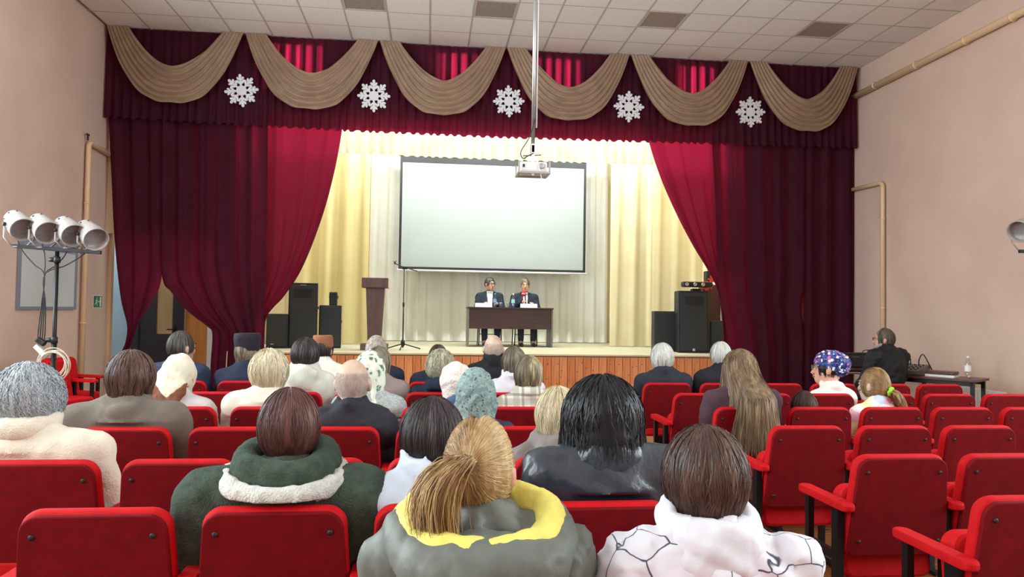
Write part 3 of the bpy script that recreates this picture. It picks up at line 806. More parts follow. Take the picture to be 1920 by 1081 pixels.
# ---------------------------------------------------------------- pipes, sign, board, radiator
def pipe(pts, r, label, brk=()):
    t = thing('wall_pipe', label, 'pipe', tuple(pts[0]))
    o = Vector(pts[0]); MB().tube([Vector(p) - o for p in pts], r, 12).build('tube', M['pipe'], t)
    for b, d in brk:
        MB().tube([Vector(b) - o + Vector(d) * 0.01, Vector(b) - o + Vector(d) * -0.01], r * 1.25, 12).build('clip', M['pipe'], t)
def elbow(pts, r=0.09, n=6):
    out = [Vector(pts[0])]
    for i in range(1, len(pts) - 1):
        p, a, b = Vector(pts[i]), Vector(pts[i - 1]), Vector(pts[i + 1])
        s, e = p + (a - p).normalized() * r, p + (b - p).normalized() * r
        for k in range(n + 1):
            t = k / n; out.append(s * (1 - t) ** 2 + p * 2 * t * (1 - t) + e * t * t)
    return out + [Vector(pts[-1])]
xl = XL + 0.06
pipe(elbow([(xl, 11.02, 0.02), (xl, 11.02, 3.77), (xl, 12.3, 3.70)]), 0.035, 'cream heating pipe rising up the left wall beside the curtain',
     [((xl, 11.02, 1.2), (0, 0, 1)), ((xl, 11.02, 2.9), (0, 0, 1))])
t = thing('pipe_valve', 'small rusty bleed valve above the left wall pipe', 'valve', (XL + 0.05, 11.0, 3.79))
MB().tube([(0, 0, 0), (0, 0, 0.07)], 0.014, 8).build('stem', M['darkdoor'], t)
MB().bbox((0, 0, 0.08), (0.03, 0.06, 0.03), 0.006).build('tap', M['darkdoor'], t)
xr = XR - 0.07
zp0 = atx(1920, 20, xr); zp1 = atx(1608, 178, xr)
pipe([(xr, YB + 0.05, zp0.z + 0.02), (xr, zp0.y, zp0.z), (xr, 12.0, zp1.z)], 0.05, 'long cream pipe running along the top of the right wall',
     [((xr, yy, zp0.z - 0.005), (0, 1, 0)) for yy in (7.0, 8.2, 9.0, 10.0, 11.0)])
xr2 = XR - 0.05
zt = atx(1655, 342, xr2)
pipe(elbow([(xr2, zt.y, 0.02), (xr2, zt.y, zt.z), (xr2, 12.0, zt.z + 0.03)]), 0.034, 'thin cream pipe with elbow rising up the right wall',
     [((xr2, zt.y, 1.6), (0, 0, 1)), ((xr2, zt.y, 3.0), (0, 0, 1))])

M['boardgrey'] = mat('whiteboard_surface', srgb(206, 214, 216), 0.35)
M['frame_blue'] = mat('blue_grey_frame', srgb(132, 138, 152), 0.45)
M['print_blue'] = mat('blue_grey_print', srgb(128, 140, 168), 0.6, col2=srgb(150, 160, 182), scale=12)
wa, wb = atx(33, 445, XL), atx(138, 580, XL)
y0, y1 = wa.y, wb.y; z0, z1 = atx(137, 580, XL).z, atx(137, 436, XL).z
t = thing('notice_board', 'grey framed notice board on the left wall behind the lamp stand', 'board', (XL + 0.005, (y0 + y1) / 2, z0))
hw, hh = (y1 - y0) / 2, z1 - z0
MB().box((0, -hw + .03, .03), (0.012, hw - .03, hh - .03)).build('board_surface', M['boardgrey'], t)
f = MB()
f.box((0, -hw, 0), (0.03, hw, 0.04)).box((0, -hw, hh - 0.04), (0.03, hw, hh)).box((0, -hw, .04), (0.03, -hw + .04, hh - .04)).box((0, hw - .04, .04), (0.03, hw, hh - .04))
f.build('frame', M['frame_blue'], t)
MB().box((0.012, -hw + .04, hh - 0.30), (0.015, hw - .04, hh - 0.04)).build('printed_header', M['print_blue'], t)

M['green'] = mat('exit_green', srgb(24, 128, 92), 0.5)
ea = atx(182, 565, XL)
t = thing('exit_sign', 'green emergency exit sign with running figure on the left wall', 'sign', (XL + 0.004, ea.y, ea.z))
MB().box((0, -0.15, -0.095), (0.006, 0.15, 0.095)).build('border', M['white'], t)
MB().box((0.006, -0.138, -0.084), (0.008, 0.138, 0.084)).build('green_field', M['green'], t)
g = MB()
X0, X1 = 0.008, 0.0095
g.box((X0, 0.06, -0.07), (X1, 0.11, 0.07))                       # doorway
g.lathe([(0.014, X0), (0.014, X1)], 12, Matrix.Translation((0, -0.03, 0.05)) @ Matrix(((0, 0, 1, 0), (1, 0, 0, 0), (0, 1, 0, 0), (0, 0, 0, 1))))
def bar(a, b, w):
    d = (Vector(b) - Vector(a)).normalized() * 1; n = Vector((-d.y, d.x)) * w / 2
    q = [Vector(a) + n, Vector(b) + n, Vector(b) - n, Vector(a) - n]
    g.add([(X0, p.x, p.y) for p in q] + [(X1, p.x, p.y) for p in q], [(0, 1, 2, 3), (4, 5, 6, 7), (0, 1, 5, 4), (1, 2, 6, 5), (2, 3, 7, 6), (3, 0, 4, 7)])
for a_, b_, w_ in (((-.04, .035), (-.055, -.01), .026), ((-.05, -.01), (-.02, -.03), .015), ((-.02, -.03), (-.03, -.065), .013), ((-.055, -.01), (-.085, -.04), .015),
                   ((-.085, -.04), (-.11, -.045), .012), ((-.04, .03), (-.01, .01), .011), ((-.045, .03), (-.08, .01), .011), ((0.0, -.0), (.055, -.0), .016)):
    bar(a_, b_, w_)
g.build('pictogram', M['white'], t)

ra = atx(1818, 730, XR - 0.08); rb = atx(1866, 733, XR - 0.08)
t = thing('radiator', 'white sectional radiator under the table on the right wall', 'radiator', (XR - 0.07, (ra.y + rb.y) / 2, 0.12))
ns = 9; wy = 0.08
for i in range(ns):
    yy = (i - ns / 2 + 0.5) * wy
    MB().bbox((0, yy, 0.21), (0.09, wy - 0.012, 0.42), 0.014).bbox((0.0, yy, 0.425), (0.085, wy - 0.02, 0.03), 0.01).build('section', M['white'], t)
MB().tube([(0.0, -ns / 2 * wy - 0.12, 0.05), (0.0, ns / 2 * wy + 0.12, 0.05)], 0.017, 8).build('feed_pipe', M['white'], t)
for s in (-1, 1): MB().box((-0.02, s * 0.25 - .02, -0.12), (0.02, s * 0.25 + .02, 0.02)).build('foot', M['white'], t)

# wall socket under the table
o = MB().bbox((0, 0, 0), (0.02, 0.12, 0.14), 0.006).build('wall_socket', M['pipe'], None, tuple(atx(1838, 718, XR - 0.01)))
tag(o, 'beige cable box on the right wall above the radiator', 'socket')

# ---------------------------------------------------------------- sound desk tables on the right
M['redbrown'] = mat('red_brown_laminate', srgb(96, 50, 44), 0.35, col2=srgb(80, 40, 36), scale=4, stretch=(4, 0.5, 4))
DZ = 0.75
c1 = atz(1830, 713, DZ)                 # near right corner
def simple_table(x0, x1, y0, y1, label, loc=None, rz=0.0):
    t = thing('side_table', label, 'table', loc or ((x0 + x1) / 2, (y0 + y1) / 2, 0), rz); w, d = x1 - x0, y1 - y0
    MB().bbox((0, 0, DZ - 0.012), (w, d, 0.028), 0.004).build('table_top', M['redbrown'], t)
    MB().box((-w / 2 + .04, -d / 2 + .03, DZ - 0.075), (w / 2 - .04, -d / 2 + .05, DZ - 0.026)).box((-w / 2 + .04, d / 2 - .05, DZ - 0.075), (w / 2 - .04, d / 2 - .03, DZ - 0.026)).build('apron', M['blackmetal'], t)
    for sx in (-1, 1):
        for sy in (-1, 1):
            MB().box((sx * (w / 2 - .05) - .02, sy * (d / 2 - .05) - .02, 0), (sx * (w / 2 - .05) + .02, sy * (d / 2 - .05) + .02, DZ - 0.026)).build('leg', M['blackmetal'], t)
    return t
TA = -0.95; ct, st_ = math.cos(TA), math.sin(TA)
def onT(u, v, z=DZ):                    # u along the front edge back from the right corner, v towards the wall
    return (c1.x - u * ct - v * st_, c1.y - u * st_ + v * ct, z)
simple_table(0, 1.25, 0, 0.5, 'red-brown table with audio gear set at an angle near the right wall', onT(0.625, 0.25, 0), TA)
simple_table(5.55, 6.95, 9.55, 10.15, 'red-brown table with black keyboard case by the right curtain')
k0 = (5.62, 9.6)
t = thing('mixing_console', 'grey audio mixer with cables on the right side table', 'mixer', onT(0.85, 0.24, DZ + .002), TA)
M['mixgrey'] = mat('grey_mixer', srgb(92, 84, 84), 0.4)
V = [(-.22, -.2, .02), (.22, -.2, .02), (.22, .2, .02), (-.22, .2, .02), (-.22, -.2, .06), (.22, -.2, .06), (.22, .2, .12), (-.22, .2, .12)]
MB().add(V, [(0, 3, 2, 1), (4, 5, 6, 7), (0, 1, 5, 4), (1, 2, 6, 5), (2, 3, 7, 6), (3, 0, 4, 7)]).build('console_body', M['mixgrey'], t)
kb = MB()
for i in range(8):
    for j in range(4):
        kb.lathe([(0.008, 0), (0.008, 0.014), (0.006, 0.016)], 8, Matrix.Translation((-.18 + .05 * i, -.15 + .09 * j, 0.068 + 0.0135 * j)))
kb.build('knobs', M['black'], t)['kind'] = 'stuff'
for (x, hgt, s) in ((-.12, .16, 1), (0.02, .13, -1), (0.12, 0.15, 1)):
    MB().tube(spline([(x, .12, .10), (x, .12, .18), (x + .04 * s, .14, .10 + hgt), (x + .10 * s, .18, .12), (x + .12 * s, .26, .01)], 16), 0.007, 6).build('audio_cable', M['black'], t)
o = MB().bbox((0, 0, 0.022), (0.30, 0.2, 0.035), 0.004).build('amplifier', M['redbrown'], None, onT(0.42, 0.22, DZ + .031), (0, 0, TA)); tag(o, 'flat dark red equipment box on the right side table', 'amplifier')
o = MB().bbox((0, 0, 0.014), (0.32, 0.22, 0.028), 0.004).build('paper_stack', M['paper'], None, onT(0.42, 0.22, DZ + .002), (0, 0, TA)); tag(o, 'stack of white paper under the red equipment box', 'paper')
bottle(0, 'clear plastic water bottle at the end of the audio table', M['paper'], M['white'], loc=onT(0.14, 0.2, DZ + .002), s=1.0, body=M['clear'])
# keyboard case
kx = at(1620, 680, 9.75)
t = thing('keyboard_case', 'black electronic keyboard case on the table by the right curtain', 'keyboard', (kx.x, 9.8, DZ + .002))
MB().bbox((0, 0, 0.09), (0.62, 0.34, 0.18), 0.02).build('case_body', M['black'], t)
MB().bbox((0, -0.03, 0.19), (0.56, 0.26, 0.02), 0.006).build('top_panel', M['cab'], t)
MB().tube(spline([(0.0, 0, .19), (0.04, 0, .235), (0.2, 0, .235), (0.26, 0, .19)], 14), 0.006, 6).build('carry_handle', M['black'], t)
MB().bbox((-.2, -.172, 0.15), (.1, .006, .014), .002).build('badge', M['mixgrey'], t)
# office chair back beneath
cxx = at(1600, 725, 8.9)
t = thing('metal_chair', 'grey tube-backed chair in front of the keyboard table', 'chair', (5.35, 9.0, 0))
for sx in (-.2, .2):
    MB().tube([(sx, .2, 0), (sx, .2, .45)], .011, 8).build('leg', M['blackmetal'], t)
    MB().tube([(sx, -.2, 0), (sx, -.2, .45)], .011, 8).build('leg', M['blackmetal'], t)
MB().bbox((0, 0, .46), (.44, .42, .04), .015).build('seat', M['black'], t)
MB().tube(spline([(-.2, -.2, .45), (-.2, -.22, .66), (-.12, -.23, .74), (.12, -.23, .74), (.2, -.22, .66), (.2, -.2, .45)], 24), .012, 8).build('back_frame', M['steel'], t)

# ---------------------------------------------------------------- lamp stands with par cans
M['can'] = mat('cream_par_can', srgb(176, 168, 164), 0.35, col2=srgb(160, 152, 150), scale=10, spec=0.6)
M['canin'] = mat('can_inside', srgb(196, 186, 180), 0.5)
M['lampglass'] = mat('par_lamp_glass', srgb(150, 142, 140), 0.25, col2=srgb(128, 120, 120), scale=60)
def par_can(parent, loc, aim, yoke_z, s=1.0):
    """one lantern: aim is the direction the open end looks"""
    d = Vector(aim).normalized(); q = d.to_track_quat('Z', 'Y').to_matrix().to_4x4(); Mx = q
    r = 0.112 * s
    b = bpy.data.objects.new('par_can', None); COL.objects.link(b); b.parent = parent; b.location = loc
    MB().lathe([(0.0, -.20 * s), (r * .55, -.20 * s), (r * .8, -.17 * s), (r * .82, -.10 * s), (r * .9, -.085 * s), (r * .9, -.01 * s), (r * .97, 0), (r, 0.01 * s), (r, .105 * s), (r * 1.04, .112 * s), (r * 1.04, .122 * s),
                (r * .96, .122 * s), (r * .95, .04 * s)], 28, Mx, cap=False).build('housing', M['can'], b)
    MB().lathe([(r * .95, .05 * s), (r * .6, .032 * s), (0.001, .026 * s)], 28, Mx, cap=False).build('lamp_face', M['lampglass'], b)
    vb = MB()
    for k in range(8):
        an = k * math.pi / 4
        vb.lathe([(0.009, 0), (0.009, .004)], 8, Mx @ Matrix.Rotation(an, 4, 'Z') @ Matrix.Translation((r * .815, 0, -.14 * s)) @ Matrix.Rotation(math.pi / 2, 4, 'Y'))
    vb.build('vent_hole', M['black'], b)
    side = d.cross(Vector((0, 0, 1))).normalized()
    for sg in (-1, 1):
        MB().tube([side * (sg * r * 1.12), side * (sg * r * 1.12) + Vector((0, 0, yoke_z * .6)), Vector((side.x * sg * r * .5, side.y * sg * r * .5, yoke_z))], 0.009, 6).build('yoke', M['can'], b)
        MB().lathe([(0.018, -.012), (0.02, .0), (0.018, .015)], 10, Matrix.Translation(side * (sg * r * 1.13)) @ side.to_track_quat('Z', 'Y').to_matrix().to_4x4()).build('knob', M['black'], b)
    MB().tube([-side * (r * .5) + Vector((0, 0, yoke_z)), side * (r * .5) + Vector((0, 0, yoke_z))], 0.009, 6).build('yoke_bar', M['can'], b)
    return b
def lamp_stand(cx, Y, zbar, cans, label, aim, tilt=0.0, half=0.42):
    t = thing('lamp_stand', label, 'lamp stand', (cx, Y, 0))
    MB().tube([(0, 0, 0.35), (0, 0, zbar - 0.02)], 0.019, 12).build('pole', M['blackmetal'], t)
    MB().tube([(0, 0, 0.12), (0, 0, 1.1)], 0.024, 12).build('lower_pole', M['blackmetal'], t)
    MB().bbox((0, 0, 0), (half * 2, 0.035, 0.035), 0.004, Matrix.Translation((0, 0, zbar)) @ Matrix.Rotation(tilt, 4, 'Y')).build('cross_bar', M['blackmetal'], t)
    for z in (zbar - 0.10, 1.12): MB().lathe([(0.02, 0), (0.024, .02), (0.02, .05)], 10, Matrix.Translation((-.02, 0, z)) @ Matrix.Rotation(-math.pi / 2, 4, 'Y')).lathe([(0.03, -.03), (0.03, .03)], 12, Matrix.Translation((0, 0, z))).build('clamp_knob', M['black'], t)
    for an in (0.9, 3.0, 5.1):
        MB().tube([(0, 0, 0.42), (0.5 * math.cos(an), 0.5 * math.sin(an), 0.015)], 0.012, 8).build('leg', M['steel'], t)
        MB().tube([(0, 0, 0.14), (0.27 * math.cos(an), 0.27 * math.sin(an), 0.20)], 0.007, 6).build('brace', M['steel'], t)
    for c in cans:
        par_can(t, c, aim, zbar + 0.015 - c[2])
    return t
YST = 7.5
sp = at(103, 600, YST)
zb = at(103, 467, YST).z
cs = []
for px, py in ((37, 422), (83, 428), (131, 433), (172, 440)):
    q = at(px, py, YST); cs.append((q.x - sp.x, 0.0, q.z))
ls = lamp_stand(sp.x, YST, zb, cs, 'black T-bar lamp stand with four cream par cans by the left wall', (0.62, -0.62, -0.42), 0.055, 0.40)
# lamp leads gathered below the bar
jn = at(83, 515, YST) - Vector((sp.x, YST, 0)); dn = at(77, 640, YST) - Vector((sp.x, YST, 0))
cb = MB()
for i, c in enumerate(cs):
    b0 = Vector((c[0] * 0.9 - 0.02, 0.02, zb - 0.01))
    MB().tube(spline([Vector(c) + Vector((-.08, 0.03, -.02)), b0, b0.lerp(jn, .5) + Vector((0.01, 0, -.02)), jn, jn.lerp(dn, .45) + Vector((0.012 * i - .018, 0.01, 0)), dn + Vector((0.02 * i - .03, 0, .04)), dn], 26), 0.0055, 6).build('lamp_lead', M['black'], ls)
MB().bbox((0, 0, 0), (0.09, 0.05, 0.05), 0.01, Matrix.Translation(dn) @ Matrix.Rotation(0.6, 4, 'Y')).build('plug', M['black'], ls)
MB().bbox((0.07, 0, -0.06), (0.15, 0.05, 0.045), 0.008, Matrix.Translation(dn) @ Matrix.Rotation(0.8, 4, 'Y')).build('socket_strip', M['white'], ls)
# coiled white extension lead hung on the stand
M['lead'] = mat('cream_cable', srgb(222, 214, 196), 0.5)
cc = at(99, 683, YST - 0.06); rr = random.Random(9); cb = MB()
for i in range(8):
    r0 = 0.150 * rr.uniform(0.72, 1.05); ox, oz = rr.uniform(-.022, .022), rr.uniform(-.03, .02); tl_ = rr.uniform(-.15, .15)
    cb.tube([(ox + r0 * math.cos(a), -0.012 + 0.012 * i * .5 + tl_ * .03 * math.sin(a), oz + r0 * 1.06 * math.sin(a)) for a in [2 * math.pi * q / 28 for q in range(29)]], 0.0045, 6, caps=False)
cb.tube(spline([(0.03, 0, -.14), (0.06, 0, -.22), (0.10, 0, -.28), (0.09, 0, -.33), (0.06, 0, -.31)], 14), 0.0065, 6)
o = cb.build('cable_coil', M['lead'], None, tuple(cc)); tag(o, 'coil of cream extension cable hung on the left lamp stand', 'cable')
# second stand, mostly outside the right edge of the picture
q = at(1921, 428, 7.0)
cs2 = [(-0.36, 0, q.z), (-0.12, 0, q.z), (0.12, 0, q.z), (0.36, 0, q.z)]
lamp_stand(q.x + 0.36, 7.0, q.z - 0.24, cs2, 'lamp stand with grey par cans cut off by the right edge', (-0.5, -0.2, -0.2), 0, 0.42)
# ---------------------------------------------------------------- auditorium chairs
M['red'] = mat('red_chair_cloth', srgb(196, 10, 20), 0.7, col2=srgb(182, 7, 17), scale=20, bump=0.15, bscale=500, sheen=0.25, spec=0.2)
M['redshade'] = mat('red_cloth_shaded', srgb(116, 4, 14), 0.75, col2=srgb(102, 3, 11), scale=20, bump=0.12, bscale=600, sheen=0.1, spec=0.15)  # the chair red darkened: shade on the backs put into the colour
PITCH_X = 0.523
TILT = Matrix.Translation((0, 0, 0.40)) @ Matrix.Rotation(-0.0, 4, 'X')
def sh(p):                               # back leans: the foot of the panel stands forward
    return Vector((p.x, p.y + (0.85 - p.z) * 0.13, p.z))
def chair_meshes():
    C = {}
    out = rounded([(-0.245, 0.385), (0.245, 0.385), (0.216, 0.85), (-0.216, 0.85)], [0.03, 0.03, 0.062, 0.062], 6)
    inn = rounded([(-0.238, 0.392), (0.238, 0.392), (0.209, 0.838), (-0.209, 0.838)], [0.03, 0.03, 0.058, 0.058], 6)
    mb = MB().prism(out, 0.016, 0.075, 0.022); mb.v = [tuple(sh(Vector(p))) for p in mb.v]; mb.smooth = [len(f) == 4 for f in mb.f]
    C['backrest'] = mb.mesh('backrest', M['red'])
    mb = MB().prism(inn, 0.0, 0.024, 0.007); mb.v = [tuple(sh(Vector(p))) for p in mb.v]
    C['back_panel'] = mb.mesh('back_panel', M['redshade'])
    C['bolt'] = MB().lathe([(0.0095, 0), (0.0085, 0.005), (0.004, 0.007)], 10, Matrix.Rotation(math.pi / 2, 4, 'X')).mesh('bolt', M['black'])
    so = rounded([(-0.215, 0), (0.215, 0), (0.20, 0.42), (-0.20, 0.42)], [0.04, 0.04, 0.06, 0.06], 5)
    sw = Matrix(((1, 0, 0, 0), (0, 0, 1, 0.05), (0, 1, 0, 0.375), (0, 0, 0, 1)))
    C['seat_down'] = MB().prism(so, 0.0, 0.085, 0.02, sw).mesh('seat', M['red'])
    up = Matrix.Translation((0, 0.115, 0.27)) @ Matrix.Rotation(-0.16, 4, 'X')
    C['seat_up'] = MB().prism(so, 0.0, 0.09, 0.02, up).mesh('seat', M['red'])
    ar = rounded([(-0.030, -0.03), (0.030, -0.03), (0.030, 0.40), (-0.030, 0.40)], 0.029, 5)
    am = Matrix(((1, 0, 0, 0), (0, 1 * 0, 1, 0.02), (0, 1, 0, 0.605), (0, 0, 0, 1)))
    C['armrest'] = MB().prism(ar, 0, 0.034, 0.010, am).mesh('armrest', M['red'])
    lg = MB()
    lg.box((-0.014, 0.33, 0.02), (0.014, 0.365, 0.606)).box((-0.016, 0.075, 0.02), (0.016, 0.125, 0.606)).box((-0.02, 0.02, 0), (0.02, 0.40, 0.022))
    lg.box((-0.012, 0.12, 0.36), (0.012, 0.34, 0.40))
    C['leg'] = lg.mesh('leg', M['blackmetal'])
    return C
CM = chair_meshes()
ROWS = [1.56, 2.34, 3.08, 3.90, 4.70, 5.52, 6.33]        # row 0 under the camera ... row 6 nearest the stage
LX = [-2.27 + 0.235 + 0.5245 * k for k in range(6)]       # left block seat centres
RX = [1.885 + 0.24 + 0.522 * k for k in range(6)]         # right block seat centres
def chair(x, y, label, occupied, last=False, rz=0.0, z=0.0, arm_l=True, group='red auditorium chairs'):
    t = thing('auditorium_chair', label, 'chair', (x, y, z), rz, group)
    obj('backrest', CM['backrest'], t); bp = obj('back_panel', CM['back_panel'], t)
    for sx, zz in ((-0.172, 0.775), (0.172, 0.775), (-0.19, 0.46), (0.19, 0.46)):
        obj('bolt', CM['bolt'], bp, (sx, 0.0 + (0.85 - zz) * 0.13 + 0.001, zz))
    obj('seat', CM['seat_down' if occupied else 'seat_up'], t)
    for s in ([-1] if arm_l else []) + ([1] if last else []):
        obj('armrest', CM['armrest'], t, (s * PITCH_X / 2, 0, 0)); obj('leg', CM['leg'], t, (s * PITCH_X / 2, 0, 0))
    return t
ordn = ['front', 'second', 'third', 'fourth', 'fifth', 'sixth', 'seventh']
fromaisle = ['beside the aisle', 'second from the aisle', 'third from the aisle', 'fourth from the aisle', 'fifth from the aisle', 'sixth from the aisle']
OCC_L = {}; OCC_R = {}                                    # (row, seat) -> who sits there, filled by the list of people
# ---------------------------------------------------------------- people: smooth surfaces from distance fields
class Field:
    def __init__(self, lo, hi, h):
        self.h = h; self.o = np.array(lo, np.float32); n = np.ceil((np.array(hi) - np.array(lo)) / h).astype(int) + 1
        self.n = n; self.F = np.full(n, 0.5, np.float32)
        self.ax = [self.o[i] + h * np.arange(n[i], dtype=np.float32) for i in range(3)]
    def sl(self, lo, hi, pad):
        s = []
        for i in range(3):
            a = max(0, int((lo[i] - pad - self.o[i]) / self.h)); b = min(self.n[i], int((hi[i] + pad - self.o[i]) / self.h) + 2)
            if b <= a: return None
            s.append(slice(a, b))
        return tuple(s)
    def xyz(self, s):
        return (self.ax[0][s[0]][:, None, None], self.ax[1][s[1]][None, :, None], self.ax[2][s[2]][None, None, :])
    def put(self, s, d, k, op):
        c = self.F[s]
        if op == 'sub':
            d = -d
            if k <= 0: self.F[s] = np.maximum(c, d); return
            h = np.clip(0.5 - 0.5 * (c - d) / k, 0, 1); self.F[s] = c * (1 - h) + d * h + k * h * (1 - h); return
        if k <= 0: self.F[s] = np.minimum(c, d); return
        h = np.clip(0.5 + 0.5 * (c - d) / k, 0, 1); self.F[s] = c * (1 - h) + d * h - k * h * (1 - h)
    def cone(self, a, b, ra, rb, k=0.03, op='add', sq=(1, 1, 1)):
        a = np.array(a, float); b = np.array(b, float); r = max(ra, rb)
        s = self.sl(np.minimum(a, b) - r * max(sq), np.maximum(a, b) + r * max(sq), k + 3 * self.h + 0.03)
        if s is None: return self
        X, Y, Z = self.xyz(s); q = np.array(sq, float); d = (b - a) / q; L = max(1e-9, float(d @ d))
        px, py, pz = (X - a[0]) / q[0], (Y - a[1]) / q[1], (Z - a[2]) / q[2]
        t = np.clip((px * d[0] + py * d[1] + pz * d[2]) / L, 0, 1)
        dist = np.sqrt((px - t * d[0]) ** 2 + (py - t * d[1]) ** 2 + (pz - t * d[2]) ** 2) - (ra + (rb - ra) * t)
        self.put(s, (dist * min(sq)).astype(np.float32), k, op); return self
    def ell(self, c, r, k=0.03, op='add', rz=0.0, rx=0.0):
        R = max(r); s = self.sl(np.array(c) - R, np.array(c) + R, k + 3 * self.h + 0.03)
        if s is None: return self
        X, Y, Z = self.xyz(s); x, y, z = X - c[0], Y - c[1], Z - c[2]
        if rz: cz, sz = math.cos(-rz), math.sin(-rz); x, y = x * cz - y * sz, x * sz + y * cz
        if rx: cx, sx = math.cos(-rx), math.sin(-rx); y, z = y * cx - z * sx, y * sx + z * cx
        k0 = np.sqrt((x / r[0]) ** 2 + (y / r[1]) ** 2 + (z / r[2]) ** 2); k1 = np.sqrt((x / r[0] ** 2) ** 2 + (y / r[1] ** 2) ** 2 + (z / r[2] ** 2) ** 2) + 1e-6
        self.put(s, (k0 * (k0 - 1) / k1).astype(np.float32), k, op); return self
    def ring(self, c, rx_, ry_, r, k=0.02, tilt=0.0, op='add', hz=1.0):
        """elliptic torus about z, tilted about x; hz stretches its section upward"""
        R = max(rx_, ry_) + r * max(1, hz); s = self.sl(np.array(c) - R, np.array(c) + R, k + 3 * self.h + 0.03)
        if s is None: return self
        X, Y, Z = self.xyz(s); x, y, z = X - c[0], Y - c[1], Z - c[2]
        ct, st = math.cos(-tilt), math.sin(-tilt); y, z = y * ct - z * st, y * st + z * ct
        e = np.sqrt((x / rx_) ** 2 + (y / ry_) ** 2) + 1e-6; g = np.sqrt((x / rx_ ** 2) ** 2 + (y / ry_ ** 2) ** 2) + 1e-6
        de = e * (e - 1) / g
        self.put(s, (np.sqrt(de ** 2 + (z / hz) ** 2) - r).astype(np.float32), k, op); return self
    def plane(self, axis, val, sign):
        X = self.xyz((slice(0, self.n[0]), slice(0, self.n[1]), slice(0, self.n[2])))[axis]
        self.F = np.maximum(self.F, (sign * (X - val)).astype(np.float32)); return self
    def wrinkle(self, amp, freq, seed, st=(1, 1, 1)):
        X, Y, Z = self.xyz((slice(0, self.n[0]), slice(0, self.n[1]), slice(0, self.n[2]))); r = np.random.RandomState(seed)
        m = np.abs(self.F) < amp * 4 + 2 * self.h
        I = np.nonzero(m); P = np.stack([self.ax[i][I[i]] * st[i] for i in range(3)], 1)
        acc = np.zeros(len(P), np.float32)
        for o in range(3):
            for q in range(3):
                d = r.normal(size=3); d /= np.linalg.norm(d); w = r.normal(size=3); f = freq * (1.7 ** o)
                acc += (0.6 ** o) * (1.3 - 2.1 * np.abs(np.sin(0.5 * f * (P @ d) + 1.8 * np.sin(0.36 * f * (P @ w) + r.uniform(0, 6)) + r.uniform(0, 6))))
        self.F[I] += amp * 0.45 * acc; return self
    def mesh(self):
        F, h = self.F, self.h; S = F < 0
        c = np.zeros(np.array(F.shape) - 1, np.int8)
        for a in (0, 1):
            for b in (0, 1):
                for d in (0, 1): c += S[a:F.shape[0] - 1 + a, b:F.shape[1] - 1 + b, d:F.shape[2] - 1 + d]
        mx = (c > 0) & (c < 8); I, J, K = np.nonzero(mx); n = len(I)
        if n == 0: return np.zeros((0, 3)), np.zeros((0, 4), int)
        idx = np.full(c.shape, -1, np.int32); idx[mx] = np.arange(n)
        pos = np.zeros((n, 3), np.float32); cnt = np.zeros(n, np.float32)
        cor = [(a, b, d) for a in (0, 1) for b in (0, 1) for d in (0, 1)]
        for p in cor:
            for ax in range(3):
                if p[ax]: continue
                q = list(p); q[ax] = 1
                fa = F[I + p[0], J + p[1], K + p[2]]; fb = F[I + q[0], J + q[1], K + q[2]]
                m = (fa < 0) != (fb < 0); t = np.where(m, fa / np.where(m, fa - fb, 1), 0)
                for e in range(3):
                    pos[:, e] += np.where(m, p[e] + (t if e == ax else 0), 0)
                cnt += m
        V = (np.stack([I, J, K], 1) + pos / cnt[:, None]) * h + self.o
        Q = []
        for ax in range(3):
            u, v = (ax + 1) % 3, (ax + 2) % 3
            sa = [slice(1, -1)] * 3; sb = [slice(1, -1)] * 3; sa[ax] = slice(0, -1); sb[ax] = slice(1, None)
            A, B = S[tuple(sa)], S[tuple(sb)]
            ch = A != B; ii = np.stack(np.nonzero(ch), 1)
            if not len(ii): continue
            off = np.array([1, 1, 1]); off[ax] = 0; ii = ii + off
            fl = A[ch]
            def cell(du, dv):
                g = ii.copy(); g[:, u] += du; g[:, v] += dv; return idx[g[:, 0], g[:, 1], g[:, 2]]
            q = np.stack([cell(-1, -1), cell(0, -1), cell(0, 0), cell(-1, 0)], 1)
            q[~fl] = q[~fl][:, ::-1]; q = q[(q >= 0).all(1)]; Q.append(q)
        return V, np.concatenate(Q)

def np_mesh(name, V, Q, mats, smooth=True, midx=None, tone=None):
    me = bpy.data.meshes.new(name); n = len(Q); s = Q.shape[1] if n else 4
    me.vertices.add(len(V)); me.vertices.foreach_set('co', np.asarray(V, np.float32).ravel())
    me.loops.add(n * s); me.loops.foreach_set('vertex_index', np.asarray(Q, np.int32).ravel())
    me.polygons.add(n); me.polygons.foreach_set('loop_start', np.arange(0, n * s, s, dtype=np.int32))
    me.polygons.foreach_set('loop_total', np.full(n, s, np.int32))
    me.polygons.foreach_set('use_smooth', np.full(n, smooth))
    for m in mats: me.materials.append(m)
    if midx is not None: me.polygons.foreach_set('material_index', np.asarray(midx, np.int32))
    if tone is not None:
        a = me.attributes.new('tone', 'FLOAT', 'POINT'); a.data.foreach_set('value', np.asarray(tone, np.float32))
    me.update(); me.validate(); return me

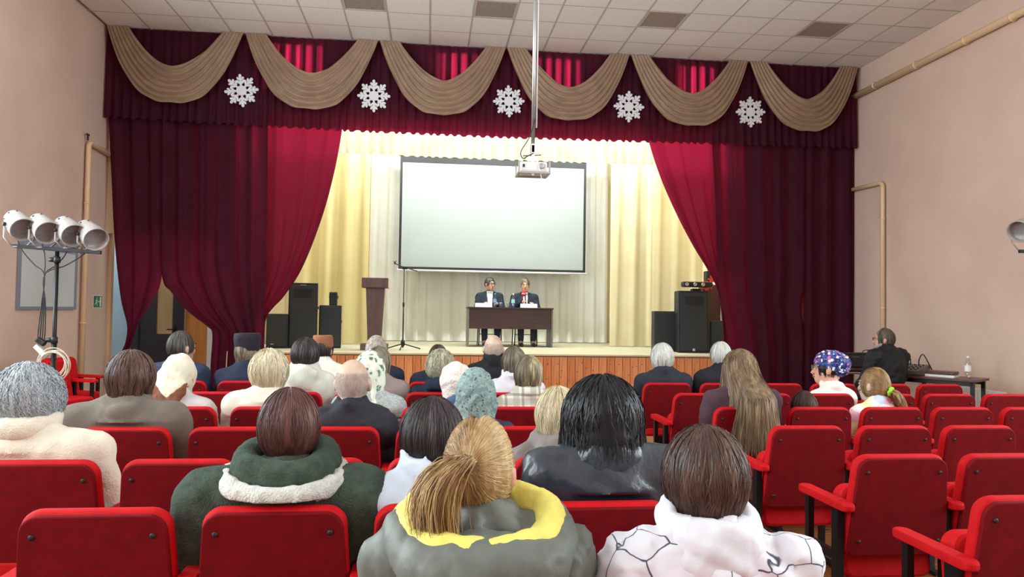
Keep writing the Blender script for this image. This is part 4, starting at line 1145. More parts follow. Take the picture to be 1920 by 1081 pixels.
# hair: thin tapered strands laid over a cap
def tubes(paths, r0, sides=2):
    """paths: (n, m, 3) about the head centre; each strand a narrow tapered ribbon lying on the head"""
    n, m, _ = paths.shape
    T = np.gradient(paths, axis=1); T /= np.linalg.norm(T, axis=2, keepdims=True) + 1e-9
    rad_ = paths * np.array([1, 1, 0.6]); rad_ /= np.linalg.norm(rad_, axis=2, keepdims=True) + 1e-9
    S = np.cross(T, rad_); S /= np.linalg.norm(S, axis=2, keepdims=True) + 1e-9
    h = np.random.RandomState(n).normal(0, .35, (n, 1, 1)); S = S + np.cross(T, S) * h; S /= np.linalg.norm(S, axis=2, keepdims=True) + 1e-9
    t = np.linspace(0, 1, m); w = (np.asarray(r0).reshape(-1, 1) * 1.25 * (1 - 0.8 * t ** 3)[None])[:, :, None]
    V = np.stack([paths - w * S, paths + w * S], 2).reshape(-1, 3)
    b = (np.arange(n)[:, None] * m + np.arange(m - 1)[None, :]) * 2
    Q = np.stack([b, b + 1, b + 3, b + 2], -1).reshape(-1, 4)
    return V, Q, n, m, 2

def strands(R, n, seed, zend, spread=2.35, lift=1.0, wave=0.05, curl=0.0, flare=0.0, rad=0.0016, part=0.0, m=9, taper=0.0, jit=0.02, back=0.0, crown=(0, -0.02, 1)):
    """hair falling from the crown over an ellipsoid R and then straight down to zend (head coordinates, face towards +y)"""
    g = np.random.RandomState(seed)
    phi = g.uniform(-spread, spread, n); th0 = np.arccos(g.uniform(-0.15, 1, n)); th0 = np.minimum(th0, g.uniform(0.03, 1.5, n))
    out = np.zeros((n, m, 3)); ze = zend + g.normal(0, jit, n) + 0.03 * np.abs(phi) / spread * (zend < -0.1)
    lf = lift * (1 + g.uniform(-0.035, 0.028, n))
    nc = max(8, n // 28); pc = np.sort(g.uniform(-spread, spread, nc)); ci = np.abs(phi[:, None] - pc[None]).argmin(1); phc = pc[ci]
    ph = g.uniform(0, 6.28, nc)[ci] + g.normal(0, .35, n); lf = lf + 0.018 * np.sin(7 * ph)
    arc = R[2] * (np.pi / 2 - th0); tot = np.maximum(arc, 0.01) + np.maximum(-ze, 0.005)
    for k in range(m):
        t = k / (m - 1); s = tot * t
        th = np.minimum(th0 + s / R[2], np.pi / 2); below = np.maximum(s - np.maximum(arc, 0.01), 0)
        w = wave * np.sin(5 * t + ph) + curl * np.sin(13 * t * (1 + 0.3 * np.sin(ph)) + ph)
        p = phi * (1 - .55 * t) + phc * .55 * t + w * (0.3 + t)
        rr = lf * (1 + flare * below) * np.maximum(1 - taper * below, 1.03 * np.sqrt(np.clip(1 - (below / R[2]) ** 2, .45, 1))) + curl * 0.35 * np.sin(15 * t + 2 * ph)
        out[:, k, 0] = R[0] * np.sin(th) * np.sin(p) * rr + part * 0
        out[:, k, 1] = -R[1] * np.sin(th) * np.cos(p) * rr - back * np.minimum(below, .16) * np.clip(np.cos(phi) + .3, 0, 1)
        out[:, k, 2] = np.where(below > 0, -below * 1.0, R[2] * np.cos(th) * rr)
    return tubes(out, g.uniform(0.7, 1.3, n) * rad)

def pony_strands(R, T, n, seed, tail, rad=0.0016, tailn=None, m=10, spread=2.6):
    """hair combed back from the hairline to the tie T, then the tail along a curve"""
    g = np.random.RandomState(seed); A = []
    phi = g.uniform(-spread, spread, n); th = np.where(g.rand(n) < 0.5, g.uniform(0.2, 2.2, n), g.uniform(0.5, 2.0, n))
    st = np.stack([np.sin(th) * np.sin(phi), -np.sin(th) * np.cos(phi), np.cos(th)], 1)
    Tn = np.array(T) / np.array(R); Tn /= np.linalg.norm(Tn)
    P = np.zeros((n, m, 3)); lf = 1 + g.uniform(-0.03, 0.05, n)
    for k in range(m):
        t = k / (m - 1); d = st * (1 - t) + Tn[None] * t + 0.03 * np.sin(3 * t * np.pi + phi)[:, None] * np.array([0.5, 0, 1]) * (1 - t)
        d /= np.linalg.norm(d, axis=1, keepdims=True); P[:, k] = d * np.array(R)[None] * (lf * (1 - 0.02 * t))[:, None]
    V1 = tubes(P, g.uniform(.7, 1.3, n) * rad)
    tn = tailn or n; C = np.array([list(p) for p in spline(tail, m)]); P = np.zeros((tn, m, 3)); o = g.normal(0, 1, (tn, 3)); ph = g.uniform(0, 6.28, tn)
    ln = g.uniform(0.75, 1.05, tn)
    for k in range(m):
        t = k / (m - 1); f = np.minimum(t * ln, 1) * (m - 1); i = np.minimum(f.astype(int), m - 2); u = (f - i)[:, None]
        c = C[i] * (1 - u) + C[i + 1] * u
        w = 0.005 + 0.013 * math.sin(min(1, t * 1.1) * math.pi * 0.7)
        P[:, k] = c + o * w * np.array([1, 0.75, 0.35]) + 0.006 * np.sin(6 * t + ph)[:, None]
    V2 = tubes(P, g.uniform(.7, 1.3, tn) * rad)
    return V1, V2

def join(parts, g):
    """parts: (V, Q, tone array) or strand tuples"""
    Vs, Qs, Ts, o = [], [], [], 0
    for p in parts:
        if len(p) == 5:
            V, Q, n, m, s = p; t = np.repeat(g.rand(n), m * s)
        else: V, Q, t = p
        Vs.append(V); Qs.append(Q + o); Ts.append(t); o += len(V)
    return np.concatenate(Vs), np.concatenate(Qs), np.concatenate(Ts)

def hair_mat(name, cols, rough=0.42):
    """cols: dark, mid, light strand tones"""
    m, nt, b = new_mat(name); N, L = nt.nodes, nt.links
    at_ = N.new('ShaderNodeAttribute'); at_.attribute_name = 'tone'
    tc = N.new('ShaderNodeTexCoord'); mp = N.new('ShaderNodeMapping'); mp.inputs['Scale'].default_value = (30, 30, 5)
    nz = N.new('ShaderNodeTexNoise'); nz.inputs['Scale'].default_value = 1.0; nz.inputs['Detail'].default_value = 3
    L.new(tc.outputs['Object'], mp.inputs[0]); L.new(mp.outputs[0], nz.inputs['Vector'])
    ad = N.new('ShaderNodeMath'); ad.operation = 'MULTIPLY_ADD'; L.new(nz.outputs[0], ad.inputs[0]); ad.inputs[1].default_value = 0.9
    mu = N.new('ShaderNodeMath'); mu.operation = 'MULTIPLY_ADD'; L.new(at_.outputs['Fac'], mu.inputs[0]); mu.inputs[1].default_value = 0.42; mu.inputs[2].default_value = -0.16
    L.new(mu.outputs[0], ad.inputs[2])
    rp = N.new('ShaderNodeValToRGB'); e = rp.color_ramp.elements
    e[0].position = 0.15; e[0].color = srgb(*cols[0]); e[1].position = 0.85; e[1].color = srgb(*cols[2]); x = e.new(0.5); x.color = srgb(*cols[1])
    L.new(ad.outputs[0], rp.inputs[0]); L.new(rp.outputs[0], b.inputs['Base Color'])
    b.inputs['Roughness'].default_value = rough; b.inputs['Specular IOR Level'].default_value = 0.35
    return m

def pattern_mat(name, cols, scale, kind='voronoi', rough=0.7, bump=0.1):
    m, nt, b = new_mat(name); N, L = nt.nodes, nt.links
    tc = N.new('ShaderNodeTexCoord')
    if kind == 'voronoi':
        t = N.new('ShaderNodeTexVoronoi'); t.inputs['Scale'].default_value = scale; src = t.outputs['Distance']
        n2 = N.new('ShaderNodeTexNoise'); n2.inputs['Scale'].default_value = scale * .7
        mx = N.new('ShaderNodeMix'); mx.data_type = 'VECTOR'; mx.inputs[0].default_value = 0.12
        L.new(tc.outputs['Object'], mx.inputs[4]); L.new(n2.outputs['Color'], mx.inputs[5]); L.new(tc.outputs['Object'], n2.inputs['Vector'])
        L.new(mx.outputs[1], t.inputs['Vector'])
    elif kind == 'cells':
        t = N.new('ShaderNodeTexVoronoi'); t.inputs['Scale'].default_value = scale; L.new(tc.outputs['Object'], t.inputs['Vector'])
        sp = N.new('ShaderNodeSeparateColor'); L.new(t.outputs['Color'], sp.inputs[0]); src = sp.outputs[0]
    elif kind == 'lines':
        t = N.new('ShaderNodeTexVoronoi'); t.feature = 'DISTANCE_TO_EDGE'; t.inputs['Scale'].default_value = scale; src = t.outputs['Distance']
        n2 = N.new('ShaderNodeTexNoise'); n2.inputs['Scale'].default_value = scale
        mx = N.new('ShaderNodeMix'); mx.data_type = 'VECTOR'; mx.inputs[0].default_value = 0.06
        L.new(tc.outputs['Object'], mx.inputs[4]); L.new(n2.outputs['Color'], mx.inputs[5]); L.new(tc.outputs['Object'], n2.inputs['Vector'])
        L.new(mx.outputs[1], t.inputs['Vector'])
    else:
        t = N.new('ShaderNodeTexNoise'); t.inputs['Scale'].default_value = scale; t.inputs['Detail'].default_value = 5; L.new(tc.outputs['Object'], t.inputs['Vector']); src = t.outputs[0]
    rp = N.new('ShaderNodeValToRGB'); e = rp.color_ramp.elements; e[0].position = cols[0][0]; e[0].color = srgb(*cols[0][1]); e[1].position = cols[-1][0]; e[1].color = srgb(*cols[-1][1])
    for p, c in cols[1:-1]: q = e.new(p); q.color = srgb(*c)
    if kind == 'cells': rp.color_ramp.interpolation = 'CONSTANT'
    L.new(src, rp.inputs[0]); L.new(rp.outputs[0], b.inputs['Base Color'])
    b.inputs['Roughness'].default_value = rough; b.inputs['Specular IOR Level'].default_value = 0.25
    return m

def plaid_mat(name, base, c1, c2, s):
    m, nt, b = new_mat(name); N, L = nt.nodes, nt.links
    tc = N.new('ShaderNodeTexCoord'); sp = N.new('ShaderNodeSeparateXYZ'); L.new(tc.outputs['Object'], sp.inputs[0]); last = None
    col = None
    for ax, c, off in ((0, c1, 0), (2, c1, .3), (0, c2, .5), (2, c2, .8)):
        mu = N.new('ShaderNodeMath'); mu.operation = 'MULTIPLY_ADD'; mu.inputs[1].default_value = s; mu.inputs[2].default_value = off; L.new(sp.outputs[ax], mu.inputs[0])
        fr = N.new('ShaderNodeMath'); fr.operation = 'FRACT'; L.new(mu.outputs[0], fr.inputs[0])
        lt = N.new('ShaderNodeMath'); lt.operation = 'LESS_THAN'; lt.inputs[1].default_value = 0.36 if c is c1 else 0.14; L.new(fr.outputs[0], lt.inputs[0])
        hf = N.new('ShaderNodeMath'); hf.operation = 'MULTIPLY'; hf.inputs[1].default_value = 0.55; L.new(lt.outputs[0], hf.inputs[0])
        mx = N.new('ShaderNodeMix'); mx.data_type = 'RGBA'; L.new(hf.outputs[0], mx.inputs[0])
        if col is None: mx.inputs[6].default_value = srgb(*base)
        else: L.new(col, mx.inputs[6])
        mx.inputs[7].default_value = srgb(*c); col = mx.outputs[2]
    L.new(col, b.inputs['Base Color']); b.inputs['Roughness'].default_value = 0.8
    return m

def cloth(name, c, rough=0.8, var=0.9, bump=0.25, bs=250, sheen=0.15, spec=0.25, scale=9, coat=0.0):
    c2 = tuple(int(x * var) for x in c)
    return mat(name, srgb(*c), rough, col2=srgb(*c2), scale=scale, bump=bump, bscale=bs, sheen=sheen, spec=spec, coat=coat)

M['skin'] = mat('skin', srgb(214, 164, 140), 0.5, col2=srgb(204, 148, 124), scale=14, spec=0.35)
M['skin_pale'] = mat('pale_skin', srgb(208, 180, 162), 0.5, col2=srgb(194, 160, 142), scale=14, spec=0.35)
M['trousers'] = cloth('dark_trousers', (44, 46, 56))
M['shoe'] = mat('dark_shoe', srgb(30, 28, 28), 0.4)
M['eye'] = mat('eye_white', srgb(226, 222, 216), 0.3); M['iris'] = mat('iris', srgb(52, 42, 36), 0.3)
M['lips'] = mat('lips', srgb(170, 100, 92), 0.5); M['brow'] = mat('brow', srgb(96, 78, 62), 0.8)

SHARE = {}
def rotz(v, a): c, s = math.cos(a), math.sin(a); return (v[0] * c - v[1] * s, v[0] * s + v[1] * c, v[2])

def person(label, px, py, Y, hs=1.0, yaw=0.0, body=0.0, sw=0.44, jacket=None, skin='skin', parts=(), floor=0.0, vox=0.017, seatz=None,
           arms='lap', hvox=0.010, collar=None, wr=0.004, wf=22, bulk=1.0, droop=0.138, neck=True, legs=True, face=False, pitch=0.0, seed=None, hood=None, seat_y=None, jmats=None, ear=True, lean=0.0, chairback=True, jparts=(), slope=0.055):
    """a seated person: head centre seen at (px, py) on the plane y = Y; parts is a list of (kind, options)"""
    seed = seed if seed is not None else int(px * 7 + py)
    g = np.random.RandomState(seed)
    hw = at(px, py, Y); base = Vector((hw.x, (seat_y if seat_y is not None else Y), floor))
    P_ = thing('person', label, 'person', tuple(base), body, None)
    hl = rotz((hw.x - base.x, hw.y - base.y, 0), -body); hx, hy, hz = hl[0], hl[1], hw.z - floor
    sz = seatz if seatz is not None else 0.46
    s = hs
    rx, ry, rz = 0.076 * s, 0.096 * s, 0.118 * s
    hyaw = yaw - body
    H = lambda v: tuple(np.array(rotz((v[0] * s, v[1] * s, v[2] * s), hyaw)) + np.array((hx, hy, hz)))     # head coordinates
    shz = hz - droop * s; shy = hy - 0.05 * s - lean; half = sw / 2 - 0.062 * bulk
    pel = (hx * 0.3, 0.0, sz + 0.10)
    sh = [(hx * 0.85 + sg * half, shy, shz - slope) for sg in (-1, 1)]
    tz = shz - pel[2]
    el = [(hx * 0.85 + sg * (half + 0.045), shy + 0.06, max(shz - 0.32, sz + 0.15)) for sg in (-1, 1)]
    wrs = [(hx * 0.5 + sg * 0.10, shy + 0.31, max(sz + 0.16, el[0][2] - 0.09)) for sg in (-1, 1)]
    if arms == 'table':
        wrs = [(hx * 0.5 + sg * 0.13, shy + 0.34, 0.80) for sg in (-1, 1)]; el = [(hx * .85 + sg * (half + .05), shy + .12, shz - .27) for sg in (-1, 1)]
    if arms == 'mic':
        wrs = [(hx * 0.5 - 0.13, shy + 0.34, 0.80), (hx + 0.125, shy + 0.27, hz - 0.36)]; el = [(hx * .85 - half - .05, shy + .12, shz - .27), (hx * .85 + half + .07, shy + .13, shz - .26)]
    # --- body: one skin surface, head to feet
    B = Field((hx - 0.42, -0.30, 0.0), (hx + 0.42, 0.72, hz + 0.16), vox)
    B.ell(H((0, -0.012, 0.018)), (rx, ry, rz * 0.86), 0.0, rz=hyaw)
    B.cone(H((0, 0.03, -0.045)), H((0, 0.052, -0.078)), 0.062 * s, 0.040 * s, 0.035)          # cheeks and jaw
    B.cone(H((0, 0.088, 0.012)), H((0, 0.106, -0.028)), 0.009 * s, 0.015 * s, 0.012)          # nose
    if face:
        B.cone(H((-0.03, 0.083, 0.028)), H((0.03, 0.083, 0.028)), 0.012 * s, 0.012 * s, 0.012)
        B.ell(H((0, 0.092, -0.058)), (0.022 * s, 0.012 * s, 0.012 * s), 0.012, rz=hyaw)
    if ear:
        for sg in (-1, 1): B.ell(H((sg * 0.081, -0.006, -0.006)), (0.012 * s, 0.021 * s, 0.034 * s), 0.006, rz=hyaw + sg * .35)
    nb = (hx * 0.95, shy + 0.0, shz + 0.02)
    B.cone(H((0, -0.018, -0.05)), nb, 0.052 * s, 0.062 * s, 0.03)
    B.cone(sh[0], sh[1], 0.042, 0.042, 0.03); B.cone((nb[0], nb[1] + .01, nb[2] - .05), (pel[0], 0.03, pel[2] + 0.1), 0.065, 0.09, 0.04, sq=(1.2, 0.8, 1)); B.ell((pel[0], .02, pel[2]), (0.14, 0.11, 0.10), 0.04)
    for i, sg in enumerate((-1, 1)):
        B.cone(sh[i], el[i], 0.045, 0.038, 0.03); B.cone(el[i], wrs[i], 0.036, 0.027, 0.02)
        w = np.array(wrs[i]); d = np.array(wrs[i]) - np.array(el[i]); d /= np.linalg.norm(d)
        pm = w + d * 0.06; B.cone(w, pm, 0.026, 0.032, 0.015, sq=(1, 1, 1))
        if arms == 'mic' and i == 1: fd = np.array((-0.9, -0.2, 0.3))
        else: fd = d + np.array((-0.5 * sg, 0.1, -0.25))
        fd = fd / np.linalg.norm(fd); ac = np.cross(d, fd); ac = ac / (np.linalg.norm(ac) + 1e-6)
        for q in range(4):
            rt = pm + ac * (0.016 * (q - 1.5)) + d * 0.012
            f1 = rt + (d * .6 + fd * .5) * 0.034; f2 = f1 + fd * (0.034 - 0.004 * abs(q - 1.2))
            B.cone(rt, f1, 0.0095, 0.0085, 0.004); B.cone(f1, f2, 0.0085, 0.007, 0.003)
        th = w + d * 0.03 - ac * 0.022 * sg; B.cone(th, th + d * 0.03 - ac * 0.012 + fd * .02, 0.011, 0.009, 0.006)
    if legs:
        for sg in (-1, 1):
            kn = (pel[0] + sg * 0.13, 0.42, sz + 0.06); an = (pel[0] + sg * 0.12, 0.40, 0.09)
            B.cone((pel[0] + sg * 0.09, 0.02, sz + 0.08), kn, 0.075, 0.055, 0.03); B.cone(kn, an, 0.052, 0.036, 0.02); B.cone(an, (an[0], an[1] + 0.13, 0.04), 0.038, 0.03, 0.02)
    V, Q = B.mesh(); obj('body', np_mesh('body', V, Q, [M[skin]]), P_)
    # --- clothing
    if legs:
        T = Field((pel[0] - 0.34, -0.26, 0.03), (pel[0] + 0.34, 0.62, sz + 0.32), 0.03)
        T.ell((pel[0], 0.01, pel[2] - .01), (0.185, 0.15, 0.125), 0.03)
        for sg in (-1, 1):
            kn = (pel[0] + sg * 0.13, 0.42, sz + 0.06); an = (pel[0] + sg * 0.12, 0.40, 0.12)
            T.cone((pel[0] + sg * 0.09, 0.02, sz + 0.08), kn, 0.092, 0.075, 0.03); T.cone(kn, an, 0.072, 0.058, 0.02)
        V, Q = T.mesh(); obj('trousers', np_mesh('trousers', V, Q, [M['trousers']]), P_)
        for sg in (-1, 1):
            S = Field((pel[0] + sg * 0.12 - 0.08, 0.28, 0), (pel[0] + sg * 0.12 + 0.08, 0.66, 0.16), 0.019)
            S.cone((pel[0] + sg * .12, .38, .05), (pel[0] + sg * .12, .56, .035), .046, .040, .02, sq=(1, 1, .9)).cone((pel[0] + sg * .12, .395, .1), (pel[0] + sg * .12, .39, .06), .044, .046, .02).plane(2, 0.006, -1)
            V, Q = S.mesh(); obj('shoe', np_mesh('shoe', V, Q, [M['shoe']]), P_)
    J = Field((hx - sw / 2 - 0.16, -0.34, sz - 0.03), (hx + sw / 2 + 0.16, 0.52, hz + 0.02), vox)
    b_ = bulk
    J.cone((sh[0][0] * .8 + hx * .2, shy, shz - .075), (sh[1][0] * .8 + hx * .2, shy, shz - .075), 0.070 * b_, 0.070 * b_, 0.05)
    J.cone((nb[0], nb[1], shz + 0.035), sh[0], 0.062, 0.060 * b_, 0.05); J.cone((nb[0], nb[1], shz + 0.035), sh[1], 0.062, 0.060 * b_, 0.05)
    cw = max(0.13, half * 0.86)
    J.ell((hx * .8, shy + 0.005, shz - 0.15), (cw * 1.05 + .02, 0.125 * b_, 0.17), 0.06)
    J.ell((hx * .55, (shy + 0.01) * .6, (shz + pel[2]) / 2 - 0.04), (cw + 0.03, 0.145 * b_, max(.16, tz * 0.48)), 0.06)
    J.ell((pel[0], 0.01, pel[2]), (max(0.19, cw * 1.02 + .02), 0.155 * b_, 0.12), 0.05)
    for i in (0, 1):
        J.cone(sh[i], el[i], 0.068 * b_, 0.058 * b_, 0.04); J.cone(el[i], wrs[i], 0.056 * b_, 0.043 * b_, 0.03)
    J.cone((nb[0], nb[1] + .01, shz + 0.02), H((0, -0.01, -0.06)), 0.05, 0.052 * s, 0.0, op='sub')
    if collar: collar(J, dict(nb=nb, shz=shz, shy=shy, hx=hx, hz=hz, H=H, s=s, sh=sh, hyaw=hyaw))
    J.wrinkle(wr, wf, seed, (1, 1, 1.3))
    if chairback:                          # the back of the garment is pressed flat against the chair
        Xc, Yc, Zc = J.xyz((slice(0, J.n[0]), slice(0, J.n[1]), slice(0, J.n[2])))
        pl = (-0.150 + (0.85 - Zc) * 0.13 - Yc) * 0.99
        J.F = np.where(Zc < 0.86, np.maximum(J.F, pl + 0 * J.F), J.F).astype(np.float32)
    V, Q = J.mesh()
    mi = None; ms = [jacket]
    if jmats:
        ms = [jacket] + [q[0] for q in jmats]; cen = V[Q].mean(1); mi = np.zeros(len(Q), int)
        env = dict(hx=hx, hy=hy, hz=hz, shz=shz, shy=shy, np=np)
        for n_, q in enumerate(jmats): mi[q[1](cen[:, 0] - hx, cen[:, 1] - shy, cen[:, 2] - shz)] = n_ + 1
    jo = obj('jacket', np_mesh('jacket', V, Q, ms, midx=mi), P_)
    for jn_, jm_, fn_ in jparts:           # pieces lying on the garment: shirt front, tie, stripes
        K = Field((0, 0, 0), (.1, .1, .1), vox); K.o, K.n, K.ax = J.o, J.n, J.ax
        Xc, Yc, Zc = J.xyz((slice(0, J.n[0]), slice(0, J.n[1]), slice(0, J.n[2])))
        off = 0.004 if jn_ != 'tie' else 0.008
        K.F = np.maximum(J.F - off, fn_(Xc - hx, Yc - shy, Zc - shz) + 0 * J.F).astype(np.float32)
        V, Q = K.mesh()
        if len(V): obj(jn_, np_mesh(jn_, V, Q, [jm_]), P_)
    ctx = dict(P=P_, H=H, s=s, hx=hx, hy=hy, hz=hz, shz=shz, shy=shy, nb=nb, hyaw=hyaw, seed=seed, g=g, sh=sh, hv=hvox, wrs=wrs, sw=sw, el=el, rx=rx, ry=ry, rz=rz)
    if face: face_parts(ctx)
    for kind, o in parts: globals()['part_' + kind](ctx, **o)
    return P_

def head_obj(c, name, V, Q, mats, tone=None, midx=None, smooth=True):
    """mesh given in head coordinates"""
    o = obj(name, np_mesh(name, np.asarray(V) * c['s'], Q, mats, smooth, midx, tone), c['P'], (c['hx'], c['hy'], c['hz']), (0, 0, c['hyaw'])); return o

def face_parts(c):
    for sg in (-1, 1):
        V, Q = Field((-.03, -.03, -.03), (.03, .03, .03), .004).ell((0, 0, 0), (.013, .008, .0065), 0).mesh()
        e = head_obj(c, 'eye', V + np.array((sg * .030, .0865, .012)), Q, [M['eye']])
        V, Q = Field((-.02, -.02, -.02), (.02, .02, .02), .0028).ell((0, 0, 0), (.0065, .006, .0065), 0).mesh()
        obj('iris', np_mesh('iris', V * c['s'], Q, [M['iris']]), e, tuple(np.array((sg * .030, .0922, .012)) * c['s']))
        V, Q = Field((-.03, -.03, -.02), (.03, .03, .02), .004).cone((-.016, 0, 0), (.016, 0, 0), .0052, .004, 0).mesh()
        head_obj(c, 'eyebrow', V + np.array((sg * .031, .094, .032)), Q, [M['brow']])
    V, Q = Field((-.04, -.03, -.02), (.04, .03, .02), .004).cone((-.018, -.004, 0), (.018, -.004, 0), .006, .006, 0).ell((0, 0, 0), (.02, .008, .007), .004).mesh()
    head_obj(c, 'mouth', V + np.array((0, .0985, -.056)), Q, [M['lips']])

def part_hair(c, m=None, R=(.084, .104, .125), zend=-.10, n=900, cap=True, name='hair', cut=0.045, shift=(0, -.010, .012), fw=.066, low=None, fz=(-.06, .105), curls=0, **kw):
    """cap of hair with strands; the face stays open"""
    R = (max(R[0] * .97, .0815), max(R[1] * .97, .1065), max(R[2] * .94, .1195))
    H = Field((-.2, -.22, -.5), (.2, .2, .2), c['hv'] * 1.35)
    lo = low if low is not None else zend
    H.ell((0, 0, 0), (R[0] * .97, R[1] * .97, R[2] * .97), 0)
    if lo < -.02: H.cone((0, -.02, 0), (0, -.025, lo + .03), R[0] * .9, R[0] * (.86 + kw.get('flare', 0) * .06) * max(.45, 1 - kw.get('taper', 0) * max(0, -lo)), .02, sq=(1, .95, 1))
    H.ell((0, cut + .085, fz[0]), (fw, .085, fz[1]), .012, op='sub')
    H.plane(2, lo - .0, -1)
    H.wrinkle(.003, 60, c['seed'], (1, 1, .3))
    V, Q = H.mesh(); g = np.random.RandomState(c['seed'])
    pr = [(V, Q, np.full(len(V), .35))]
    if n: pr.append(strands(R, n, c['seed'], zend, **kw))
    if curls:                              # loose ringlets over the surface
        ph = g.uniform(-2.3, 2.3, curls); th = np.arccos(g.uniform(max(-.75, lo / R[2]), 1, curls)); d = np.stack([np.sin(th) * np.sin(ph), -np.sin(th) * np.cos(ph), np.cos(th)], 1)
        t1 = np.stack([np.cos(th) * np.sin(ph), -np.cos(th) * np.cos(ph), -np.sin(th)], 1); t2 = np.cross(d, t1); k = np.linspace(0, 1, 12)[None, :, None]; a0 = g.uniform(0, 6.28, (curls, 1, 1)); rr = g.uniform(.008, .020, (curls, 1, 1)); L_ = g.uniform(.05, .09, (curls, 1, 1))
        ang = a0 + k * g.uniform(3, 5.5, (curls, 1, 1))
        P = (d * np.array(R) * .99)[:, None, :] + t1[:, None, :] * (k - .5) * L_ + t2[:, None, :] * rr * np.cos(ang) + d[:, None, :] * rr * .6 * np.sin(ang)
        pr.append(tubes(P, g.uniform(.0006, .0011, curls)))
    V, Q, t = join(pr, g); V = V + np.array(shift)
    if n:
        ins = ((V[:, 0] / fw) ** 2 + ((V[:, 1] - cut - .085 - shift[1]) / .085) ** 2 + ((V[:, 2] - fz[0]) / fz[1]) ** 2) < .9
        keep = ~ins[Q].any(1); Q = Q[keep]
    head_obj(c, name, V, Q, [m], t)

def part_pony(c, m=None, R=(.083, .104, .124), T=(0, -.10, .02), tail=None, n=1600, tailn=900, tie=None, tiem=None, tr_=.024, **kw):
    H = Field((-.2, -.22, -.2), (.2, .2, .2), c['hv'] * 1.35)
    H.ell((0, 0, 0), [q * .975 for q in R], 0).ell((0, .12, -.07), (.07, .085, .11), .012, op='sub').plane(2, -.088, -1)
    V, Q = H.mesh(); g = np.random.RandomState(c['seed'])
    a, b = pony_strands(R, T, n, c['seed'], tail, tailn=tailn, **kw)
    V, Q, t = join([(V, Q, np.full(len(V), .35)), a, b], g); V = V + np.array((0, -.010, .010))
    ins = ((V[:, 0] / .07) ** 2 + ((V[:, 1] - .115) / .085) ** 2 + ((V[:, 2] + .06) / .11) ** 2) < .9
    Q = Q[~ins[Q].any(1)]
    head_obj(c, 'hair', V, Q, [m], t)
    if tiem:
        mb = MB(); d = (Vector(tail[1]) - Vector(tail[0])).normalized(); qm = Matrix.Translation(Vector(T) + Vector((0, -.010, .010)) + d * .012) @ d.to_track_quat('Z', 'Y').to_matrix().to_4x4()
        pts = [qm @ Vector((tr_ * math.cos(a_), tr_ * math.sin(a_), .004 * math.sin(5 * a_))) for a_ in [2 * math.pi * i / 24 for i in range(25)]]
        mb.tube(pts, tr_ * .5, 8, caps=False); mb.v = [tuple(Vector(p) * c['s']) for p in mb.v]
        mb.build('hair_tie', tiem, c['P'], (c['hx'], c['hy'], c['hz']), (0, 0, c['hyaw']))

def part_blob(c, m=None, name='headscarf', f=None, hv=.008, wr=.003, wf=40, lo=(-.22, -.26, -.34), hi=(.22, .24, .22), mats=None, sel=None, edge=None):
    """cloth or hat shaped by a function of a field in head coordinates"""
    F = Field(lo, hi, hv); f(F)
    if wr: F.wrinkle(wr, wf, c['seed'] + 3)
    V, Q = F.mesh(); mi = None; ms = [m]
    if mats:
        ms = [m] + mats; cen = V[Q].mean(1); mi = sel(cen[:, 0], cen[:, 1], cen[:, 2]).astype(int)
    head_obj(c, name, V, Q, ms, midx=mi)
    if edge:                               # a border of another colour, a thin layer over the cloth
        X_, Y_, Z_ = F.xyz((slice(0, F.n[0]), slice(0, F.n[1]), slice(0, F.n[2])))
        F.F = np.maximum(F.F - .0025, edge[1](X_, Y_, Z_) + 0 * F.F).astype(np.float32); V, Q = F.mesh()
        head_obj(c, 'border', V, Q, [edge[0]])

def part_glasses(c, m=None, lens=None):
    mb = MB(); s = c['s']
    for sg in (-1, 1):
        pts = rounded([(sg * .034 - .024, -.004), (sg * .034 + .024, -.004), (sg * .034 + .024, .028), (sg * .034 - .024, .028)], .008, 3)
        mb.tube([(x, .109, z) for x, z in pts] + [(pts[0][0], .109, pts[0][1])], .0024, 6, caps=False)
        mb.tube([(sg * .058, .107, .018), (sg * .079, .08, .018), (sg * .082, -.005, .012)], .0022, 6)
    mb.tube([(-.010, .110, .014), (.010, .110, .014)], .0022, 6)
    mb.v = [tuple(Vector(p) * s) for p in mb.v]
    mb.build('glasses', m, c['P'], (c['hx'], c['hy'], c['hz']), (0, 0, c['hyaw']))

def part_beard(c, m=None):
    F = Field((-.12, -.1, -.18), (.12, .14, .08), .007)
    F.cone((-.052, .03, -.06), (0, .072, -.082), .026, .036, .02).cone((.052, .03, -.06), (0, .072, -.082), .026, .036, .02).ell((0, .095, -.043), (.026, .012, .009), .01)
    F.wrinkle(.003, 120, 4); V, Q = F.mesh(); head_obj(c, 'beard', V, Q, [m])

def part_cloth(c, m=None, name='hood', f=None, hv=.012, wr=.004, wf=28, mats=None, sel=None, lo=(-.36, -.36, -.42), hi=(.36, .3, .2), clip=True):
    """garment piece shaped in body axes with the head centre as origin"""
    F = Field(lo, hi, hv); f(F, c)
    if clip:
        X_, Y_, Z_ = F.xyz((slice(0, F.n[0]), slice(0, F.n[1]), slice(0, F.n[2]))); zz = Z_ + c['hz']
        F.F = np.where(zz < 0.865, np.maximum(F.F, -0.150 + (0.85 - zz) * 0.13 - (Y_ + c['hy']) + 0 * F.F), F.F).astype(np.float32)
    if wr: F.wrinkle(wr, wf, c['seed'] + 5)
    V, Q = F.mesh(); mi = None; ms = [m]
    if mats: ms = [m] + mats; cen = V[Q].mean(1); mi = sel(cen[:, 0], cen[:, 1], cen[:, 2]).astype(int)
    o = obj(name, np_mesh(name, V, Q, ms, midx=mi), c['P'], (c['hx'], c['hy'], c['hz']))

